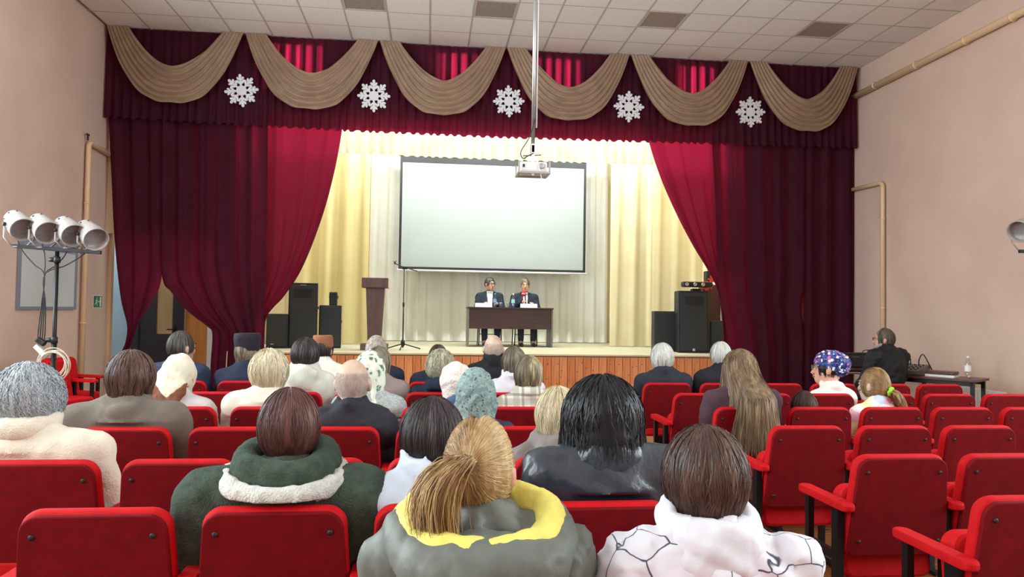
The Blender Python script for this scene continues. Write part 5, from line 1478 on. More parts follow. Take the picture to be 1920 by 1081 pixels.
def part_stubble(c, m=None, n=1500, z0=-.075, z1=.05, ln=.012, rad=.0011, face=.25, name='hair'):
    """cropped hair: short strands, thinning out towards the crown"""
    g = np.random.RandomState(c['seed'] + 9); R = np.array((.0775, .0975, .1045)); ctr = np.array((0, -.012, .016))
    zz = z0 + (z1 - z0) * g.rand(n) ** 1.3; ct = np.clip((zz - ctr[2]) / R[2], -.97, .97); sp = np.arccos(-face); ph = g.uniform(-sp, sp, n)
    d = np.stack([np.sqrt(1 - ct ** 2) * np.sin(ph), -np.sqrt(1 - ct ** 2) * np.cos(ph), ct], 1)
    p0 = d * R + ctr; nr = d / R; nr /= np.linalg.norm(nr, axis=1, keepdims=True)
    dr = nr * .35 + np.array((0, -.1, -.9)) + g.normal(0, .25, (n, 3)); dr /= np.linalg.norm(dr, axis=1, keepdims=True)
    P = np.stack([p0 + dr * ln * k / 3 + nr * .0012 for k in range(4)], 1)
    V, Q, t = join([tubes(P, g.uniform(.7, 1.3, n) * rad)], g); head_obj(c, name, V, Q, [m], t)
# ---------------------------------------------------------------- who sits where
YR = [r + 0.23 for r in ROWS]
HM = dict(
    grey=hair_mat('grey_hair', ((112, 120, 128), (162, 170, 176), (206, 210, 214))), brown=hair_mat('brown_hair', ((42, 28, 24), (78, 54, 46), (120, 92, 80))),
    auburn=hair_mat('auburn_hair', ((44, 22, 22), (78, 46, 42), (122, 82, 74))), black=hair_mat('black_hair', ((10, 10, 12), (20, 20, 24), (44, 46, 54)), .35),
    dark=hair_mat('dark_brown_hair', ((24, 18, 18), (44, 34, 34), (84, 72, 74))), blond=hair_mat('pale_blond_hair', ((150, 132, 96), (206, 192, 158), (240, 232, 206))),
    honey=hair_mat('honey_blond_hair', ((92, 66, 40), (160, 126, 84), (214, 186, 136))), ash=hair_mat('ash_brown_hair', ((70, 62, 52), (112, 100, 84), (166, 154, 130))),
    high=hair_mat('highlighted_hair', ((48, 42, 38), (120, 108, 84), (226, 214, 176))), white=hair_mat('white_hair', ((176, 176, 170), (214, 214, 208), (240, 240, 236))),
    short=hair_mat('short_dark_hair', ((40, 38, 38), (70, 66, 64), (104, 98, 92))), stubble=hair_mat('grey_stubble', ((140, 128, 120), (170, 156, 146), (196, 186, 176))),
    long=hair_mat('long_ash_blond_hair', ((70, 52, 38), (122, 98, 72), (184, 158, 118))), greyblond=hair_mat('grey_blond_hair', ((110, 104, 86), (168, 160, 136), (214, 208, 186))))
def stand_collar(r=.02, h=1.8, up=.055, w=1.0, tilt=.18):
    def f(J, e): J.ring((e['hx'] * .95, e['shy'] + .012, e['shz'] + up), .070 * w, .078 * w, r, .016, tilt, hz=h)
    return f
def hood_collar(J, e):
    J.ring((e['hx'], e['shy'] + .005, e['shz'] + .05), .085, .09, .034, .02, .25, hz=1.2)
    J.ell((e['hx'], e['shy'] - .085, e['shz'] + .0), (.12, .06, .085), .03)
def big_hood(F, c):
    z = c['shz'] - c['hz']
    F.ell((0, -.095, z - .015), (.125, .065, .090), 0).ring((0, -.035, z + .055), .092, .085, .034, .03, .35, hz=1.3)
    F.ell((0, -.03, z + .09), (.075, .075, .10), .02, op='sub')

# row at the very front of the picture
def pony_hood(F, c):
    z = c['shz'] - c['hz']
    F.ring((0, -.075, z + .012), .185, .150, .040, 0, .30, hz=1.25).ell((0, -.165, z - .055), (.18, .08, .10), .04).cone((-.16, -.06, z + .0), (-.10, -.15, z - .08), .05, .06, .03).cone((.16, -.06, z + .0), (.10, -.15, z - .08), .05, .06, .03)
def pony_lining(F, c):
    z = c['shz'] - c['hz']
    F.ring((0, -.066, z + .032), .166, .130, .041, 0, .30, hz=1.15)
M['sage'] = cloth('sage_quilted_nylon', (108, 114, 108), .5, .9, .12, 60, .1, .4); M['yellow_lining'] = cloth('pale_yellow_lining', (236, 224, 118), .7, .94, .2, 60)
person('woman with a honey blond ponytail in a sage jacket with yellow-lined hood', 899, 884, YR[0], 1.0, -.32, 0, .52, M['sage'], seed=11, wr=.010, wf=34, vox=.012, bulk=1.15, hvox=.006, parts=[
    ('pony', dict(m=HM['honey'], T=(0.0, -.103, .028), tail=[(0, -.10, .03), (-.012, -.150, .045), (-.050, -.172, .0), (-.062, -.165, -.08), (-.040, -.155, -.17), (-.03, -.15, -.21)], n=8640, tailn=3960, rad=0.00075, tiem=M['black'], tr_=.015)),
    ('cloth', dict(m=M['sage'], name='hood', f=pony_hood, hv=.008, wr=.003, wf=36)), ('cloth', dict(m=M['yellow_lining'], name='hood_lining', f=pony_lining, hv=.007, wr=.003, wf=60))])
M['white_line'] = pattern_mat('white_jacket_dark_line_print', ((0.0, (58, 60, 80)), (.006, (70, 72, 92)), (.015, (222, 222, 232)), (1, (232, 232, 240))), 8.0, 'lines', .6)
M['white_nylon'] = cloth('white_nylon', (224, 224, 234), .55, .95, .15, 50, .1, .4)
person('woman with short brown hair in a white jacket with thin dark line print', 1318, 903, YR[0], 1.04, .12, 0, .54, M['white_line'], seed=12, wr=.010, wf=28, vox=.012, bulk=1.12, hvox=.006, parts=[
    ('hair', dict(m=HM['brown'], R=(.100, .112, .128), zend=-0.085, n=9000, rad=0.00095, wave=.10, flare=-.5, taper=2.2, jit=.016, spread=2.5)),
    ('cloth', dict(m=M['white_nylon'], name='hood', f=big_hood, hv=.009, wr=.005, wf=40))])
# second row in view
M['fleece'] = cloth('dark_green_fleece', (74, 86, 76), .95, .82, .6, 180, .5, .1, scale=30); M['fleece_w'] = cloth('white_fleece_trim', (214, 212, 206), .95, .92, .8, 160, .4, .1, scale=40)
def fleece_collar(F, c):
    z = c['shz'] - c['hz']
    F.ring((0, -.03, z + .060), .128, .112, .050, 0, .30, hz=1.1)
def fleece_trim(F, c):
    z = c['shz'] - c['hz']
    F.ring((0, -.055, z + .018), .178, .148, .033, 0, .26, hz=1.0).ell((0, .14, z + .12), (.22, .1, .16), .01, op='sub')
person('woman with short auburn hair in a dark green fleece with white collar trim', 543, 806, YR[1], 1.05, 0, 0, .68, M['fleece'], seed=13, wr=.008, wf=22, bulk=1.35, hvox=.007, droop=.15, parts=[
    ('hair', dict(m=HM['auburn'], R=(.096, .108, .128), zend=-0.074, n=8160, rad=0.00102, wave=.08, taper=3.3, jit=.012)),
    ('cloth', dict(m=M['fleece'], name='collar', f=fleece_collar, wr=.004, wf=50, hv=.010)), ('cloth', dict(m=M['fleece_w'], name='collar_trim', f=fleece_trim, wr=.004, wf=90, hv=.009))])
M['ice'] = cloth('ice_blue_nylon', (196, 206, 220), .5, .94, .12, 60, .1, .4)
person('woman with dark brown bob in an ice blue jacket', 811, 822, YR[1], 1.05, -.1, 0, .44, M['ice'], seed=14, droop=.125, wr=.009, wf=26, hvox=.007, collar=stand_collar(.024, 2.2, .05, 1.25), parts=[
    ('hair', dict(m=HM['dark'], R=(.104, .112, .130), zend=-0.092, n=8640, rad=0.00102, wave=.05, taper=1.8, jit=.008))])
M['leather'] = cloth('dark_blue_leather', (38, 46, 58), .36, .85, .25, 40, 0, .6, coat=.25)
person('woman with full black hair in a shiny black leather jacket', 1128, 788, YR[1], 1.08, .08, 0, .56, M['leather'], seed=15, droop=.10, wr=.006, wf=36, bulk=1.1, hvox=.008, collar=None, parts=[
    ('hair', dict(m=HM['black'], R=(.132, .128, .142), zend=-0.085, n=7200, rad=0.00116, wave=.12, curl=.03, flare=1.0, jit=.02, spread=2.6)),
    ('cloth', dict(m=M['leather'], name='hood', f=big_hood, wr=.004, wf=30))])
# third row
M['cream_knit'] = cloth('cream_knit', (228, 218, 200), .9, .94, .4, 120, .3, .1)
def roll(F, c):
    z = c['shz'] - c['hz']; F.ring((0, -.03, z + .07), .10, .10, .036, 0, .2, hz=1.25)
person('woman with curly grey hair in a cream knitted sweater', 56, 752, YR[2], 1.06, -.15, 0, .70, M['cream_knit'], seed=16, wr=.008, wf=20, bulk=1.2, hvox=.008, parts=[
    ('hair', dict(m=HM['grey'], R=(.122, .126, .140), zend=-0.067, n=7200, rad=0.00116, curls=900, wave=.25, curl=.22, taper=1.3, jit=.02)), ('cloth', dict(m=M['cream_knit'], name='roll_collar', f=roll, wr=.005, wf=40))])
M['greycoat'] = cloth('warm_grey_coat', (128, 118, 116), .7, .93, .2, 90)
person('woman with pale blond hair in a warm grey coat behind the leather jacket', 1044, 782, YR[2], 1.03, .25, 0, .46, M['greycoat'], seed=17, wr=.010, wf=26, bulk=1.1, hvox=.008, collar=hood_collar, parts=[
    ('hair', dict(m=HM['blond'], R=(.098, .112, .128), zend=-0.075, n=3264, rad=0.00122, wave=.12, curl=.02, taper=1.1))])
# fourth row
M['taupe'] = cloth('taupe_wool_coat', (122, 112, 104), .9, .9, .4, 160, .3, .1)
def flat_collar(J, e): J.ring((e['hx'], e['shy'] - .01, e['shz'] + .02), .105, .10, .026, .012, .32, hz=1.6)
person('woman with a brown bob in a broad taupe wool coat', 247, 710, YR[3], 1.10, -.12, 0, .63, M['taupe'], seed=18, wr=.008, wf=20, bulk=1.25, hvox=.009, collar=flat_collar, parts=[
    ('hair', dict(m=HM['brown'], R=(.108, .118, .132), zend=-0.089, n=2937, rad=0.00136, wave=.10, curl=.01, taper=1.5, jit=.012))])
M['charcoal'] = cloth('charcoal_jacket', (48, 48, 56), .75, .88)
def bald_patch(F): F.ell((0, -.012, .0), (.0785, .099, .108), 0).ell((0, .10, .01), (.09, .115, .16), .01, op='sub').ell((0, -.0, .115), (.11, .12, .085), .01, op='sub').plane(2, -.075, -1)
person('bald elderly man in a charcoal jacket', 662, 719, YR[3], 1.12, -.1, 0, .48, M['charcoal'], 'skin_pale', seed=19, wr=.008, wf=22, vox=.010, bulk=1.1, collar=stand_collar(.018, 1.8), parts=[
    ('stubble', dict(m=HM['stubble'], n=5000, z1=.06, ln=.010, rad=.00035))])
M['scarf_teal'] = pattern_mat('grey_green_print_scarf', ((.0, (40, 56, 62)), (.20, (66, 90, 94)), (.36, (146, 166, 160)), (.8, (104, 126, 126))), 30, 'voronoi')
M['navy'] = cloth('navy_cloth', (44, 52, 78), .8, .88)
def kerchief(F):
    F.ell((0, -.012, .012), (.092, .112, .128), 0).cone((0, -.04, -.05), (0, -.085, -.20), .085, .10, .05, sq=(1.05, .6, 1)).cone((0, .0, -.05), (0, .03, -.13), .082, .075, .04)
    F.ell((0, .125, -.03), (.068, .075, .105), .015, op='sub')
person('woman in a grey-green printed headscarf and navy jacket', 892, 742, YR[3], 1.14, -.1, 0, .46, M['navy'], seed=20, wr=.008, wf=24, hvox=.009, parts=[('blob', dict(m=M['scarf_teal'], f=kerchief, wr=.005, wf=50))])
# fifth row
M['pale_jacket'] = cloth('pale_grey_jacket', (214, 210, 208), .7, .93)
M['scarf_white'] = cloth('cream_silk', (234, 226, 204), .5, .94, .1, 60); M['scarf_rust'] = cloth('rust_brown_border', (128, 78, 54), .6, .85, .1, 60)
def kerchief_point(F):
    F.ell((0, -.012, .014), (.092, .112, .126), 0).cone((-.06, -.10, -.06), (.0, -.125, -.17), .04, .03, .04, sq=(1.2, .5, 1)).cone((.06, -.10, -.04), (.0, -.125, -.17), .04, .03, .04, sq=(1.2, .5, 1))
    F.cone((0, -.10, -.05), (0, -.135, -.20), .065, .02, .03, sq=(1.1, .4, 1)).cone((.02, -.13, -.16), (.05, -.135, -.27), .024, .03, .02, sq=(1, .5, 1)).cone((-.02, -.13, -.16), (-.05, -.13, -.25), .022, .026, .02, sq=(1, .5, 1)).cone((-.08, -.07, -.04), (-.10, -.09, -.12), .03, .02, .03, sq=(1, .5, 1))
    F.ell((0, .125, -.03), (.07, .075, .11), .015, op='sub')
person('woman in a cream headscarf with rust-brown corners and pale jacket', 337, 706, YR[4], 1.08, -.25, 0, .46, M['pale_jacket'], seed=21, wr=.011, wf=26, bulk=1.1, hvox=.009, collar=stand_collar(.024, 1.4), parts=[
    ('blob', dict(m=M['scarf_white'], f=kerchief_point, wr=.004, wf=36, edge=(M['scarf_rust'], lambda x, y, z: np.maximum(.6 * (z + .105 - .9 * np.abs(x - .01)), y + .03))))])
M['cream_jacket'] = cloth('cream_jacket', (232, 226, 208), .7, .95)
person('woman with fluffy pale blond hair in a cream jacket', 505, 698, YR[4], 1.10, -.1, 0, .54, M['cream_jacket'], seed=22, wr=.008, wf=22, bulk=1.15, hvox=.009, parts=[
    ('hair', dict(m=HM['blond'], R=(.112, .120, .134), zend=-0.089, n=3100, rad=0.00150, wave=.16, curl=.05, taper=2.2))])
M['scarf_green'] = pattern_mat('white_scarf_green_leaf_print', ((.0, (52, 86, 64)), (.30, (104, 138, 108)), (.42, (214, 218, 202)), (1, (238, 236, 226))), 22, 'voronoi')
M['sweater_grey'] = cloth('pale_grey_knit', (186, 194, 190), .9, .85, .6, 140, .3, .1, scale=80); M['stripe_black'] = cloth('black_stripe_knit', (40, 42, 46)); M['sweater_white'] = cloth('white_knit', (226, 224, 216))
person('woman in a white headscarf with green leaf print and grey striped sweater', 694, 700, YR[4], 1.10, -.3, 0, .46, M['sweater_grey'], seed=23, wr=.006, wf=22, hvox=.009, parts=[('blob', dict(m=M['scarf_green'], f=kerchief, wr=.004, wf=50))],
       jparts=[('white_panel', M['sweater_white'], lambda x, y, z: np.maximum(np.abs(z + .165) - .045, -.5 + 0 * x))] + [('knit_stripe', M['stripe_black'], (lambda q: lambda x, y, z: np.abs(z + q) - .008)(q)) for q in (.118, .150, .205)])
M['beret'] = cloth('white_fluffy_knit', (240, 230, 222), .95, .95, 1.0, 120, .5, .1, scale=60); M['denim'] = cloth('blue_denim', (84, 112, 152), .8, .85, .3, 200)
def beret(F): F.ell((0, -.02, .022), (.102, .118, .122), 0).cone((0, -.06, -.06), (0, -.07, -.09), .075, .07, .03, sq=(1.05, .8, 1)).ell((0, .13, -.03), (.08, .09, .12), .015, op='sub')
person('woman in a fluffy white knitted hat and blue denim jacket', 855, 719, YR[4], 1.05, -.1, 0, .44, M['denim'], seed=24, wr=.005, wf=22, hvox=.009, collar=stand_collar(.024, 1.8), parts=[('blob', dict(m=M['beret'], name='knitted_hat', f=beret, wr=.004, wf=70))])
M['plaid'] = plaid_mat('cream_grey_plaid', (214, 208, 196), (150, 148, 128), (96, 84, 84), 9.0)
person('woman with streaked blond and dark bob in a plaid shirt', 990, 704, YR[4], 1.02, .05, 0, .44, M['plaid'], seed=25, wr=.006, wf=22, hvox=.009, collar=stand_collar(.016, 1.5), parts=[
    ('hair', dict(m=HM['high'], R=(.092, .106, .126), zend=-0.096, n=2611, rad=0.00150, wave=.03, taper=1.3, jit=.008))])
# sixth row
M['pale_hood'] = cloth('stone_hooded_jacket', (212, 210, 200), .65, .93)
person('person with short dark hair in a stone-coloured hooded jacket', 573, 667, YR[5], 1.04, -.2, 0, .48, M['pale_hood'], seed=26, wr=.010, wf=26, hvox=.01, collar=hood_collar, parts=[
    ('hair', dict(m=HM['dark'], R=(.100, .112, .130), zend=-0.074, n=1795, rad=0.00163, wave=.08, taper=3.5, jit=.012))])
M['mauve'] = cloth('mauve_grey_coat', (150, 134, 130), .8, .92)
person('woman with straight long brown hair in a mauve-grey coat', 711, 682, YR[5], 1.0, -.2, 0, .46, M['mauve'], seed=27, wr=.004, wf=20, hvox=.01, parts=[
    ('hair', dict(m=HM['ash'], R=(.090, .105, .124), zend=-0.200, n=1632, rad=0.00163, wave=.03, taper=0.66, jit=.01))])
M['navyhood'] = cloth('navy_hoodie', (36, 44, 62), .85, .88)
person('woman with curly grey-blond hair in a navy hooded jacket', 826, 690, YR[5], 1.05, 0, 0, .46, M['navyhood'], seed=28, wr=.008, wf=24, hvox=.01, collar=hood_collar, parts=[
    ('hair', dict(m=HM['greyblond'], R=(.106, .115, .130), zend=-0.059, n=1958, rad=0.00150, curls=300, wave=.15, curl=.2, taper=2.2))])
M['white_puffer'] = cloth('white_puffer_nylon', (216, 212, 220), .5, .95, .15, 40)
person('woman with a grey-brown bob in a white puffer jacket', 963, 682, YR[5], 1.02, .05, 0, .46, M['white_puffer'], seed=29, wr=.010, wf=48, hvox=.01, collar=stand_collar(.026, 1.6), parts=[
    ('hair', dict(m=HM['ash'], R=(.094, .106, .126), zend=-0.092, n=1795, rad=0.00163, wave=.05, taper=1.1, jit=.008))])
# front row
M['blue_suit'] = cloth('blue_black_suit', (46, 58, 84), .8, .85)
person('man with cropped dark hair in a blue-black jacket', 341, 652, YR[6], 1.08, -.7, -.1, .50, M['blue_suit'], 'skin_pale', seed=30, wr=.006, wf=20, collar=stand_collar(.014, 1.6), face=True, parts=[
    ('hair', dict(m=HM['short'], R=(.082, .103, .122), zend=-0.045, n=1468, rad=0.00109, wave=.02, taper=5.5, jit=.01, low=-.06, fw=.07))])
M['robe'] = cloth('navy_robe', (42, 50, 72), .8, .88); M['hat_black'] = cloth('black_hat_cloth', (46, 42, 54), .8, .85)
def skufia(F):
    F.cone((0, -.012, .035), (0, -.012, .125), .096, .106, 0, sq=(.95, 1.05, 1)); F.plane(2, .165, 1); F.plane(2, .02, -1); F.ell((0, -.012, .175), (.085, .09, .016), .01, op='sub')
person('man with a cylindrical black clerical hat and navy robe', 465, 662, YR[6], 1.06, -.5, -.1, .50, M['robe'], seed=31, wr=.006, wf=20, collar=stand_collar(.014, 1.6), face=True, parts=[
    ('blob', dict(m=M['hat_black'], name='clerical_hat', f=skufia, wr=.001)),
    ('hair', dict(m=HM['ash'], R=(.086, .106, .060), zend=-0.096, n=1142, rad=0.00150, wave=.06, taper=1.5, jit=.008)), ('beard', dict(m=HM['ash']))])
M['kufi'] = cloth('tan_brown_felt', (154, 100, 74), .85, .92); M['white_shirt'] = cloth('white_cotton_shirt', (236, 232, 220), .75, .95)
def kufi(F): F.cone((0, -.012, .05), (0, -.012, .10), .093, .090, 0, sq=(.95, 1.06, 1)); F.plane(2, .135, 1); F.plane(2, .025, -1)
person('man with a round tan-brown cap and white collarless shirt', 606, 657, YR[6], 1.0, -.3, 0, .48, M['white_shirt'], seed=32, wr=.006, wf=22, parts=[
    ('blob', dict(m=M['kufi'], name='round_cap', f=kufi, wr=.001)), ('hair', dict(m=HM['dark'], R=(.080, .100, .06), zend=-0.050, n=816, rad=0.00122, wave=.02, taper=4.4, low=-.06))])
M['knit_cap'] = cloth('grey_beige_knit_cap', (190, 176, 166), .95, .75, .8, 140, .3, .1, scale=50)
def beanie(F): F.ell((0, -.012, .022), (.088, .110, .122), 0).plane(2, -.01, -1); F.ell((0, .13, -.03), (.08, .07, .08), .01, op='sub')
person('person in a grey-beige knitted cap and navy jacket', 706, 660, YR[6], 1.05, -.2, 0, .48, M['navyhood'], seed=33, wr=.006, wf=20, collar=stand_collar(.018, 1.6), parts=[
    ('blob', dict(m=M['knit_cap'], name='knitted_cap', f=beanie, wr=.002, wf=80)), ('hair', dict(m=HM['white'], R=(.08, .1, .05), zend=-0.060, n=652, rad=0.00136, wave=.03, taper=4.4))])
person('person with cropped brown hair, mostly hidden behind the curly grey-blond woman', 821, 673, YR[6], .98, 0, 0, .46, M['navyhood'], seed=34, wr=.006, wf=20, parts=[
    ('hair', dict(m=HM['brown'], R=(.083, .102, .122), zend=-0.060, n=979, rad=0.00136, wave=.04, taper=4.4))])
M['black_jacket'] = cloth('black_jacket', (34, 36, 42), .8, .88)
person('bald man in a black high-collared jacket in front of the table', 925, 654, YR[6], 1.05, 0, 0, .50, M['black_jacket'], 'skin_pale', seed=35, vox=.010, wr=.006, wf=20, collar=stand_collar(.022, 2.2, .06, 1.1), parts=[
    ('stubble', dict(m=HM['stubble'], n=3000, z1=.05, ln=.007, rad=.0004))])
M['dark_suit'] = cloth('dark_grey_suit', (44, 46, 58), .75, .9)
person('white-haired man in a dark grey suit', 1241, 672, YR[6], 1.06, .05, 0, .52, M['dark_suit'], seed=36, wr=.006, wf=20, collar=stand_collar(.014, 1.6), parts=[
    ('hair', dict(m=HM['white'], R=(.098, .112, .128), zend=-0.074, n=1795, rad=0.00177, wave=.14, curl=.05, taper=2.6))])
person('man with cropped grey hair in black, behind the long-haired woman', 1350, 668, YR[6], 1.02, .25, 0, .50, M['black_jacket'], 'skin_pale', seed=37, wr=.006, wf=20, parts=[
    ('hair', dict(m=HM['white'], R=(.083, .103, .123), zend=-0.050, n=1305, rad=0.00136, wave=.03, taper=5.5, low=-.07))])
# right block
M['plum'] = cloth('plum_sweater', (84, 64, 72), .9, .9, .3, 150, .3, .1)
person('woman with very long ash blond hair in a plum sweater', 1386, 694, YR[4], 1.08, .1, 0, .54, M['plum'], seed=38, wr=.008, wf=22, hvox=.009, parts=[
    ('hair', dict(m=HM['long'], R=(.108, .112, .130), zend=-0.440, n=7200, rad=0.00150, wave=.07, flare=1.3, jit=.035, back=1.1, low=-.15))])
M['striped_child'] = plaid_mat('white_purple_check', (226, 220, 226), (120, 96, 150), (90, 70, 120), 12.0)
person('small child with dark brown hair, only the head above the chair', 1506, 765, YR[4], .9, .3, 0, .34, M['striped_child'], seed=39, wr=.003, wf=16, bulk=.8, hvox=.009, legs=False, parts=[
    ('hair', dict(m=HM['brown'], R=(.086, .103, .123), zend=-0.070, n=1958, rad=0.00136, wave=.05, taper=4))])
M['cap_floral'] = pattern_mat('blue_floral_print', ((0, (34, 40, 92)), (.34, (60, 70, 140)), (.55, (206, 110, 150)), (.68, (226, 232, 244)), (.8, (40, 110, 150)), (.92, (122, 84, 150))), 62, 'cells', .7)
def surgical(F):
    F.ell((0, -.03, .055), (.094, .125, .098), 0).ell((0, -.095, .03), (.078, .07, .082), .04); F.ell((0, .135, -.055), (.12, .09, .10), .01, op='sub'); F.ell((0, .03, -.075), (.13, .10, .085), .01, op='sub')
person('woman in profile with a blue floral cap, glasses and white shirt', 1551, 692, YR[5], 1.06, 1.12, .25, .44, M['white_shirt'], seed=40, droop=.17, wr=.006, wf=22, vox=.012, hvox=.008, face=True, collar=stand_collar(.018, 1.6), parts=[
    ('blob', dict(m=M['cap_floral'], name='floral_cap', f=surgical, wr=.004, wf=60)), ('glasses', dict(m=M['mixgrey'])), ('hair', dict(m=HM['dark'], R=(.079, .098, .06), zend=-0.060, n=489, rad=0.00122, taper=4.4, low=-.05))])
M['pastel'] = pattern_mat('pastel_patchwork', ((0, (236, 226, 232)), (.25, (236, 178, 196)), (.42, (196, 214, 238)), (.6, (244, 232, 176)), (.78, (236, 236, 240))), 11, 'cells', .8)
M['lime'] = cloth('lime_scrunchie', (150, 226, 60), .7, .9)
person('girl with a blond ponytail in a lime scrunchie and pastel patchwork shirt', 1638, 723, YR[4], .98, .55, .1, .42, M['pastel'], 'skin_pale', seed=41, droop=.155, wr=.006, wf=22, vox=.012, bulk=1.02, hvox=.008, face=True, parts=[
    ('pony', dict(m=HM['honey'], T=(0.0, -.100, -.035), tail=[(0, -.10, -.035), (.006, -.145, -.05), (.03, -.155, -.10), (.08, -.15, -.15), (.12, -.13, -.18)], n=4320, tailn=1980, rad=0.00122, tiem=M['lime']))])
# man at the sound desk
M['vest'] = cloth('black_padded_vest', (30, 30, 36), .6, .9)
person('bearded man in glasses and a black padded vest at the sound table', 1657, 637, 8.35, 1.06, 1.05, .35, .66, M['vest'], seed=42, chairback=False, wr=.007, wf=34, vox=.014, bulk=1.35, face=True, collar=stand_collar(.02, 1.8), parts=[
    ('hair', dict(m=HM['ash'], R=(.080, .101, .116), zend=-0.060, n=1468, rad=0.00102, wave=.03, taper=5.3, low=-.07, fw=.074, fz=(-.045, .12))), ('beard', dict(m=HM['stubble'])), ('glasses', dict(m=M['black']))])
t = thing('operator_chair', 'black chair of the bearded man at the sound table', 'chair', tuple(Vector((at(1657, 637, 8.35).x, 8.9, 0))), .35)
MB().bbox((0, .05, .40), (.46, .46, .07), .025).build('seat', M['black'], t)
for sx in (-.2, .2):
    for sy in (-.15, .25): MB().tube([(sx, sy, 0), (sx, sy, .38)], .012, 8).build('leg', M['blackmetal'], t)
# the two speakers on the stage
M['suit_navy'] = cloth('navy_suit', (32, 40, 56), .7, .9); M['shirt'] = cloth('white_dress_shirt', (236, 238, 240), .7, .97); M['tie'] = cloth('dark_red_tie', (96, 40, 52), .6, .9)
vneck = lambda w: (lambda x, y, z: np.maximum(np.maximum(np.abs(x) - w * np.clip(1.05 + (z - .06) * 1.5, .40, 1.3), .03 - y), np.maximum(z - .075, -.32 - z)))
def lapel(J, e): J.ring((e['hx'], e['shy'] + .015, e['shz'] + .045), .070, .078, .017, .012, .3, hz=1.6)
person('man with grey cropped hair and glasses in a navy suit on the stage', 918.5, 533, 14.5, 1.07, math.pi + .55, math.pi, .53, M['suit_navy'], floor=STZ, seatz=.48, chairback=False, arms='table', face=True, seed=43, vox=.012, hvox=.008, droop=.19, wr=.003, collar=lapel, bulk=1.1,
       jparts=[('shirt', M['shirt'], vneck(.062))], slope=.035, parts=[('hair', dict(m=HM['short'], R=(.080, .101, .118), zend=-0.020, n=816, rad=0.00109, wave=.02, taper=5.5, low=-.05, cut=.040, fw=.070, fz=(-.056, .114))), ('glasses', dict(m=M['black']))])
person('man with side-parted fair hair holding a red microphone on the stage', 984.5, 535, 14.5, 1.10, math.pi - .12, math.pi, .54, M['suit_navy'], floor=STZ, seatz=.48, chairback=False, arms='mic', face=True, seed=44, vox=.012, hvox=.008, droop=.19, wr=.003, collar=lapel, bulk=1.12,
       jparts=[('shirt', M['shirt'], vneck(.055)), ('tie', M['tie'], lambda x, y, z: np.maximum(np.maximum(np.abs(x) - .020 + .05 * np.maximum(z, 0), .03 - y), np.maximum(z - .055, -.32 - z)))], slope=.035, parts=[('hair', dict(m=HM['ash'], R=(.083, .104, .124), zend=-0.020, n=979, rad=0.00122, wave=.05, taper=3.3, low=-.05, cut=.043, fw=.068, fz=(-.060, .110)))])
M['redfoam'] = mat('red_windscreen', srgb(206, 26, 34), 0.8, bump=.4, bscale=200)
mb_ = at(977.3, 565, 14.22); mt_ = at(981.5, 550.5, 14.27)
t = thing('microphone', 'handheld microphone with red windscreen held by the man at right', 'microphone', tuple(mb_))
d_ = mt_ - mb_
MB().tube([-d_ * .15, d_ * .62], .013, 10, .019).build('handle', M['black'], t)
F = Field((-.08, -.08, -.08), (.08, .08, .08), .008); F.cone((0, 0, -.022), (0, 0, .028), .034, .036, 0)
V, Q = F.mesh(); o = obj('windscreen', np_mesh('windscreen', V, Q, [M['redfoam']]), t, tuple(d_ * 1.0)); o.rotation_euler = d_.to_track_quat('Z', 'Y').to_euler()
o2 = MB().tube([(0, 0, -.012), (0, 0, .000)], .0365, 18, caps=False).build('white_band', M['white'], t, tuple(d_ * 1.0)); o2.rotation_euler = o.rotation_euler

OCC_L.update({(0, 4): 'ponytail woman at the bottom of the picture', (0, 5): 'woman in the white line-print jacket', (1, 3): 'woman in the dark green fleece', (1, 4): 'woman in the ice blue jacket',
              (1, 5): 'woman in the black leather jacket', (2, 1): 'curly grey-haired woman in the cream sweater', (2, 5): 'pale blond woman in the warm grey coat', (3, 1): 'woman in the taupe wool coat',
              (3, 3): 'bald elderly man in charcoal', (3, 4): 'woman in the grey-green headscarf', (4, 1): 'woman in the cream headscarf with rust corners', (4, 2): 'blond woman in the cream jacket',
              (4, 3): 'woman in the green leaf headscarf', (4, 4): 'woman in the fluffy white hat', (4, 5): 'woman in the plaid shirt', (5, 2): 'person in the stone hooded jacket', (5, 3): 'long brown-haired woman in mauve-grey',
              (5, 4): 'curly grey-blond woman in navy', (5, 5): 'woman in the white puffer jacket', (6, 0): 'cropped-haired man in blue-black', (6, 1): 'man in the clerical hat', (6, 2): 'man in the tan-brown cap',
              (6, 3): 'person in the knitted cap', (6, 4): 'person hidden behind the curly grey-blond woman', (6, 5): 'bald man in the black jacket'})
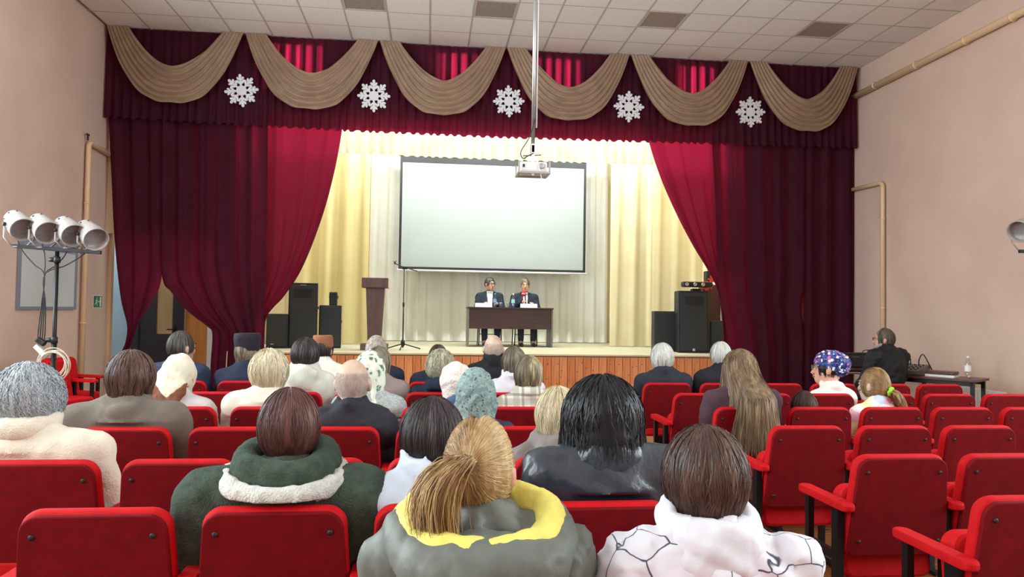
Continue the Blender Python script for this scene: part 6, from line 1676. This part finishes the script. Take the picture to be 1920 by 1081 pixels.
OCC_R.update({(6, 0): 'white-haired man in the dark suit', (6, 1): 'cropped grey-haired man in black', (4, 0): 'woman with very long ash blond hair', (4, 1): 'small dark-haired child', (5, 2): 'woman in the blue floral cap',
              (4, 2): 'girl with the lime scrunchie'})
LEFT = {0: (4, 5), 1: (2, 3, 4, 5), 2: (1, 2, 3, 4, 5), 3: (0, 1, 2, 3, 4, 5), 4: (0, 1, 2, 3, 4, 5), 5: (0, 1, 2, 3, 4, 5), 6: (0, 1, 2, 3, 4, 5)}
RIGHT = {1: (0, 1), 2: (0, 1), 3: (0, 1, 2), 4: (0, 1, 2, 3, 4), 5: (0, 1, 2, 3, 4, 5), 6: (0, 1, 2, 3, 4, 5)}
for r, ks in LEFT.items():
    for k in ks:
        who = OCC_L.get((r, k))
        lab = ('red upholstered chair of the %s' % who) if who else 'empty red chair, left block, %s row from the stage, %s' % (ordn[6 - r], fromaisle[5 - k])
        chair(LX[k], ROWS[r], lab, bool(who), last=(k == 5))
for r, ks in RIGHT.items():
    for k in ks:
        who = OCC_R.get((r, k))
        lab = ('red upholstered chair of the %s' % who) if who else 'empty red chair, right block, %s row from the stage, %s' % (ordn[6 - r], fromaisle[k])
        chair(RX[k], ROWS[r], lab, bool(who), last=(k == ks[-1]))
# two seats standing sideways by the left wall, with black boxes in front
for i, (yy, l) in enumerate(((9.05, 'red chair turned sideways by the left wall, farther of two'), (8.53, 'red chair turned sideways by the left wall, nearer of two'))):
    chair(-4.26 + 0.16 * i, yy, l, True, last=(i == 0), rz=-1.95, group='red chairs by the left wall')
M['navy_box'] = mat('navy_black_box', srgb(34, 38, 52), 0.5)
for i, (dx, dy, l) in enumerate(((-3.56, 8.62, 'dark flight case under the sideways red chairs, left one'), (-3.22, 8.95, 'dark flight case under the sideways red chairs, right one'))):
    t = thing('equipment_case', l, 'case', (dx, dy, 0), -0.25)
    MB().bbox((0, 0, 0.20), (0.32, 0.34, 0.40), 0.02).build('case_body', M['navy_box'], t)
    MB().bbox((0, -0.175, 0.22), (0.12, 0.02, 0.04), 0.008).build('case_handle', M['black'], t)
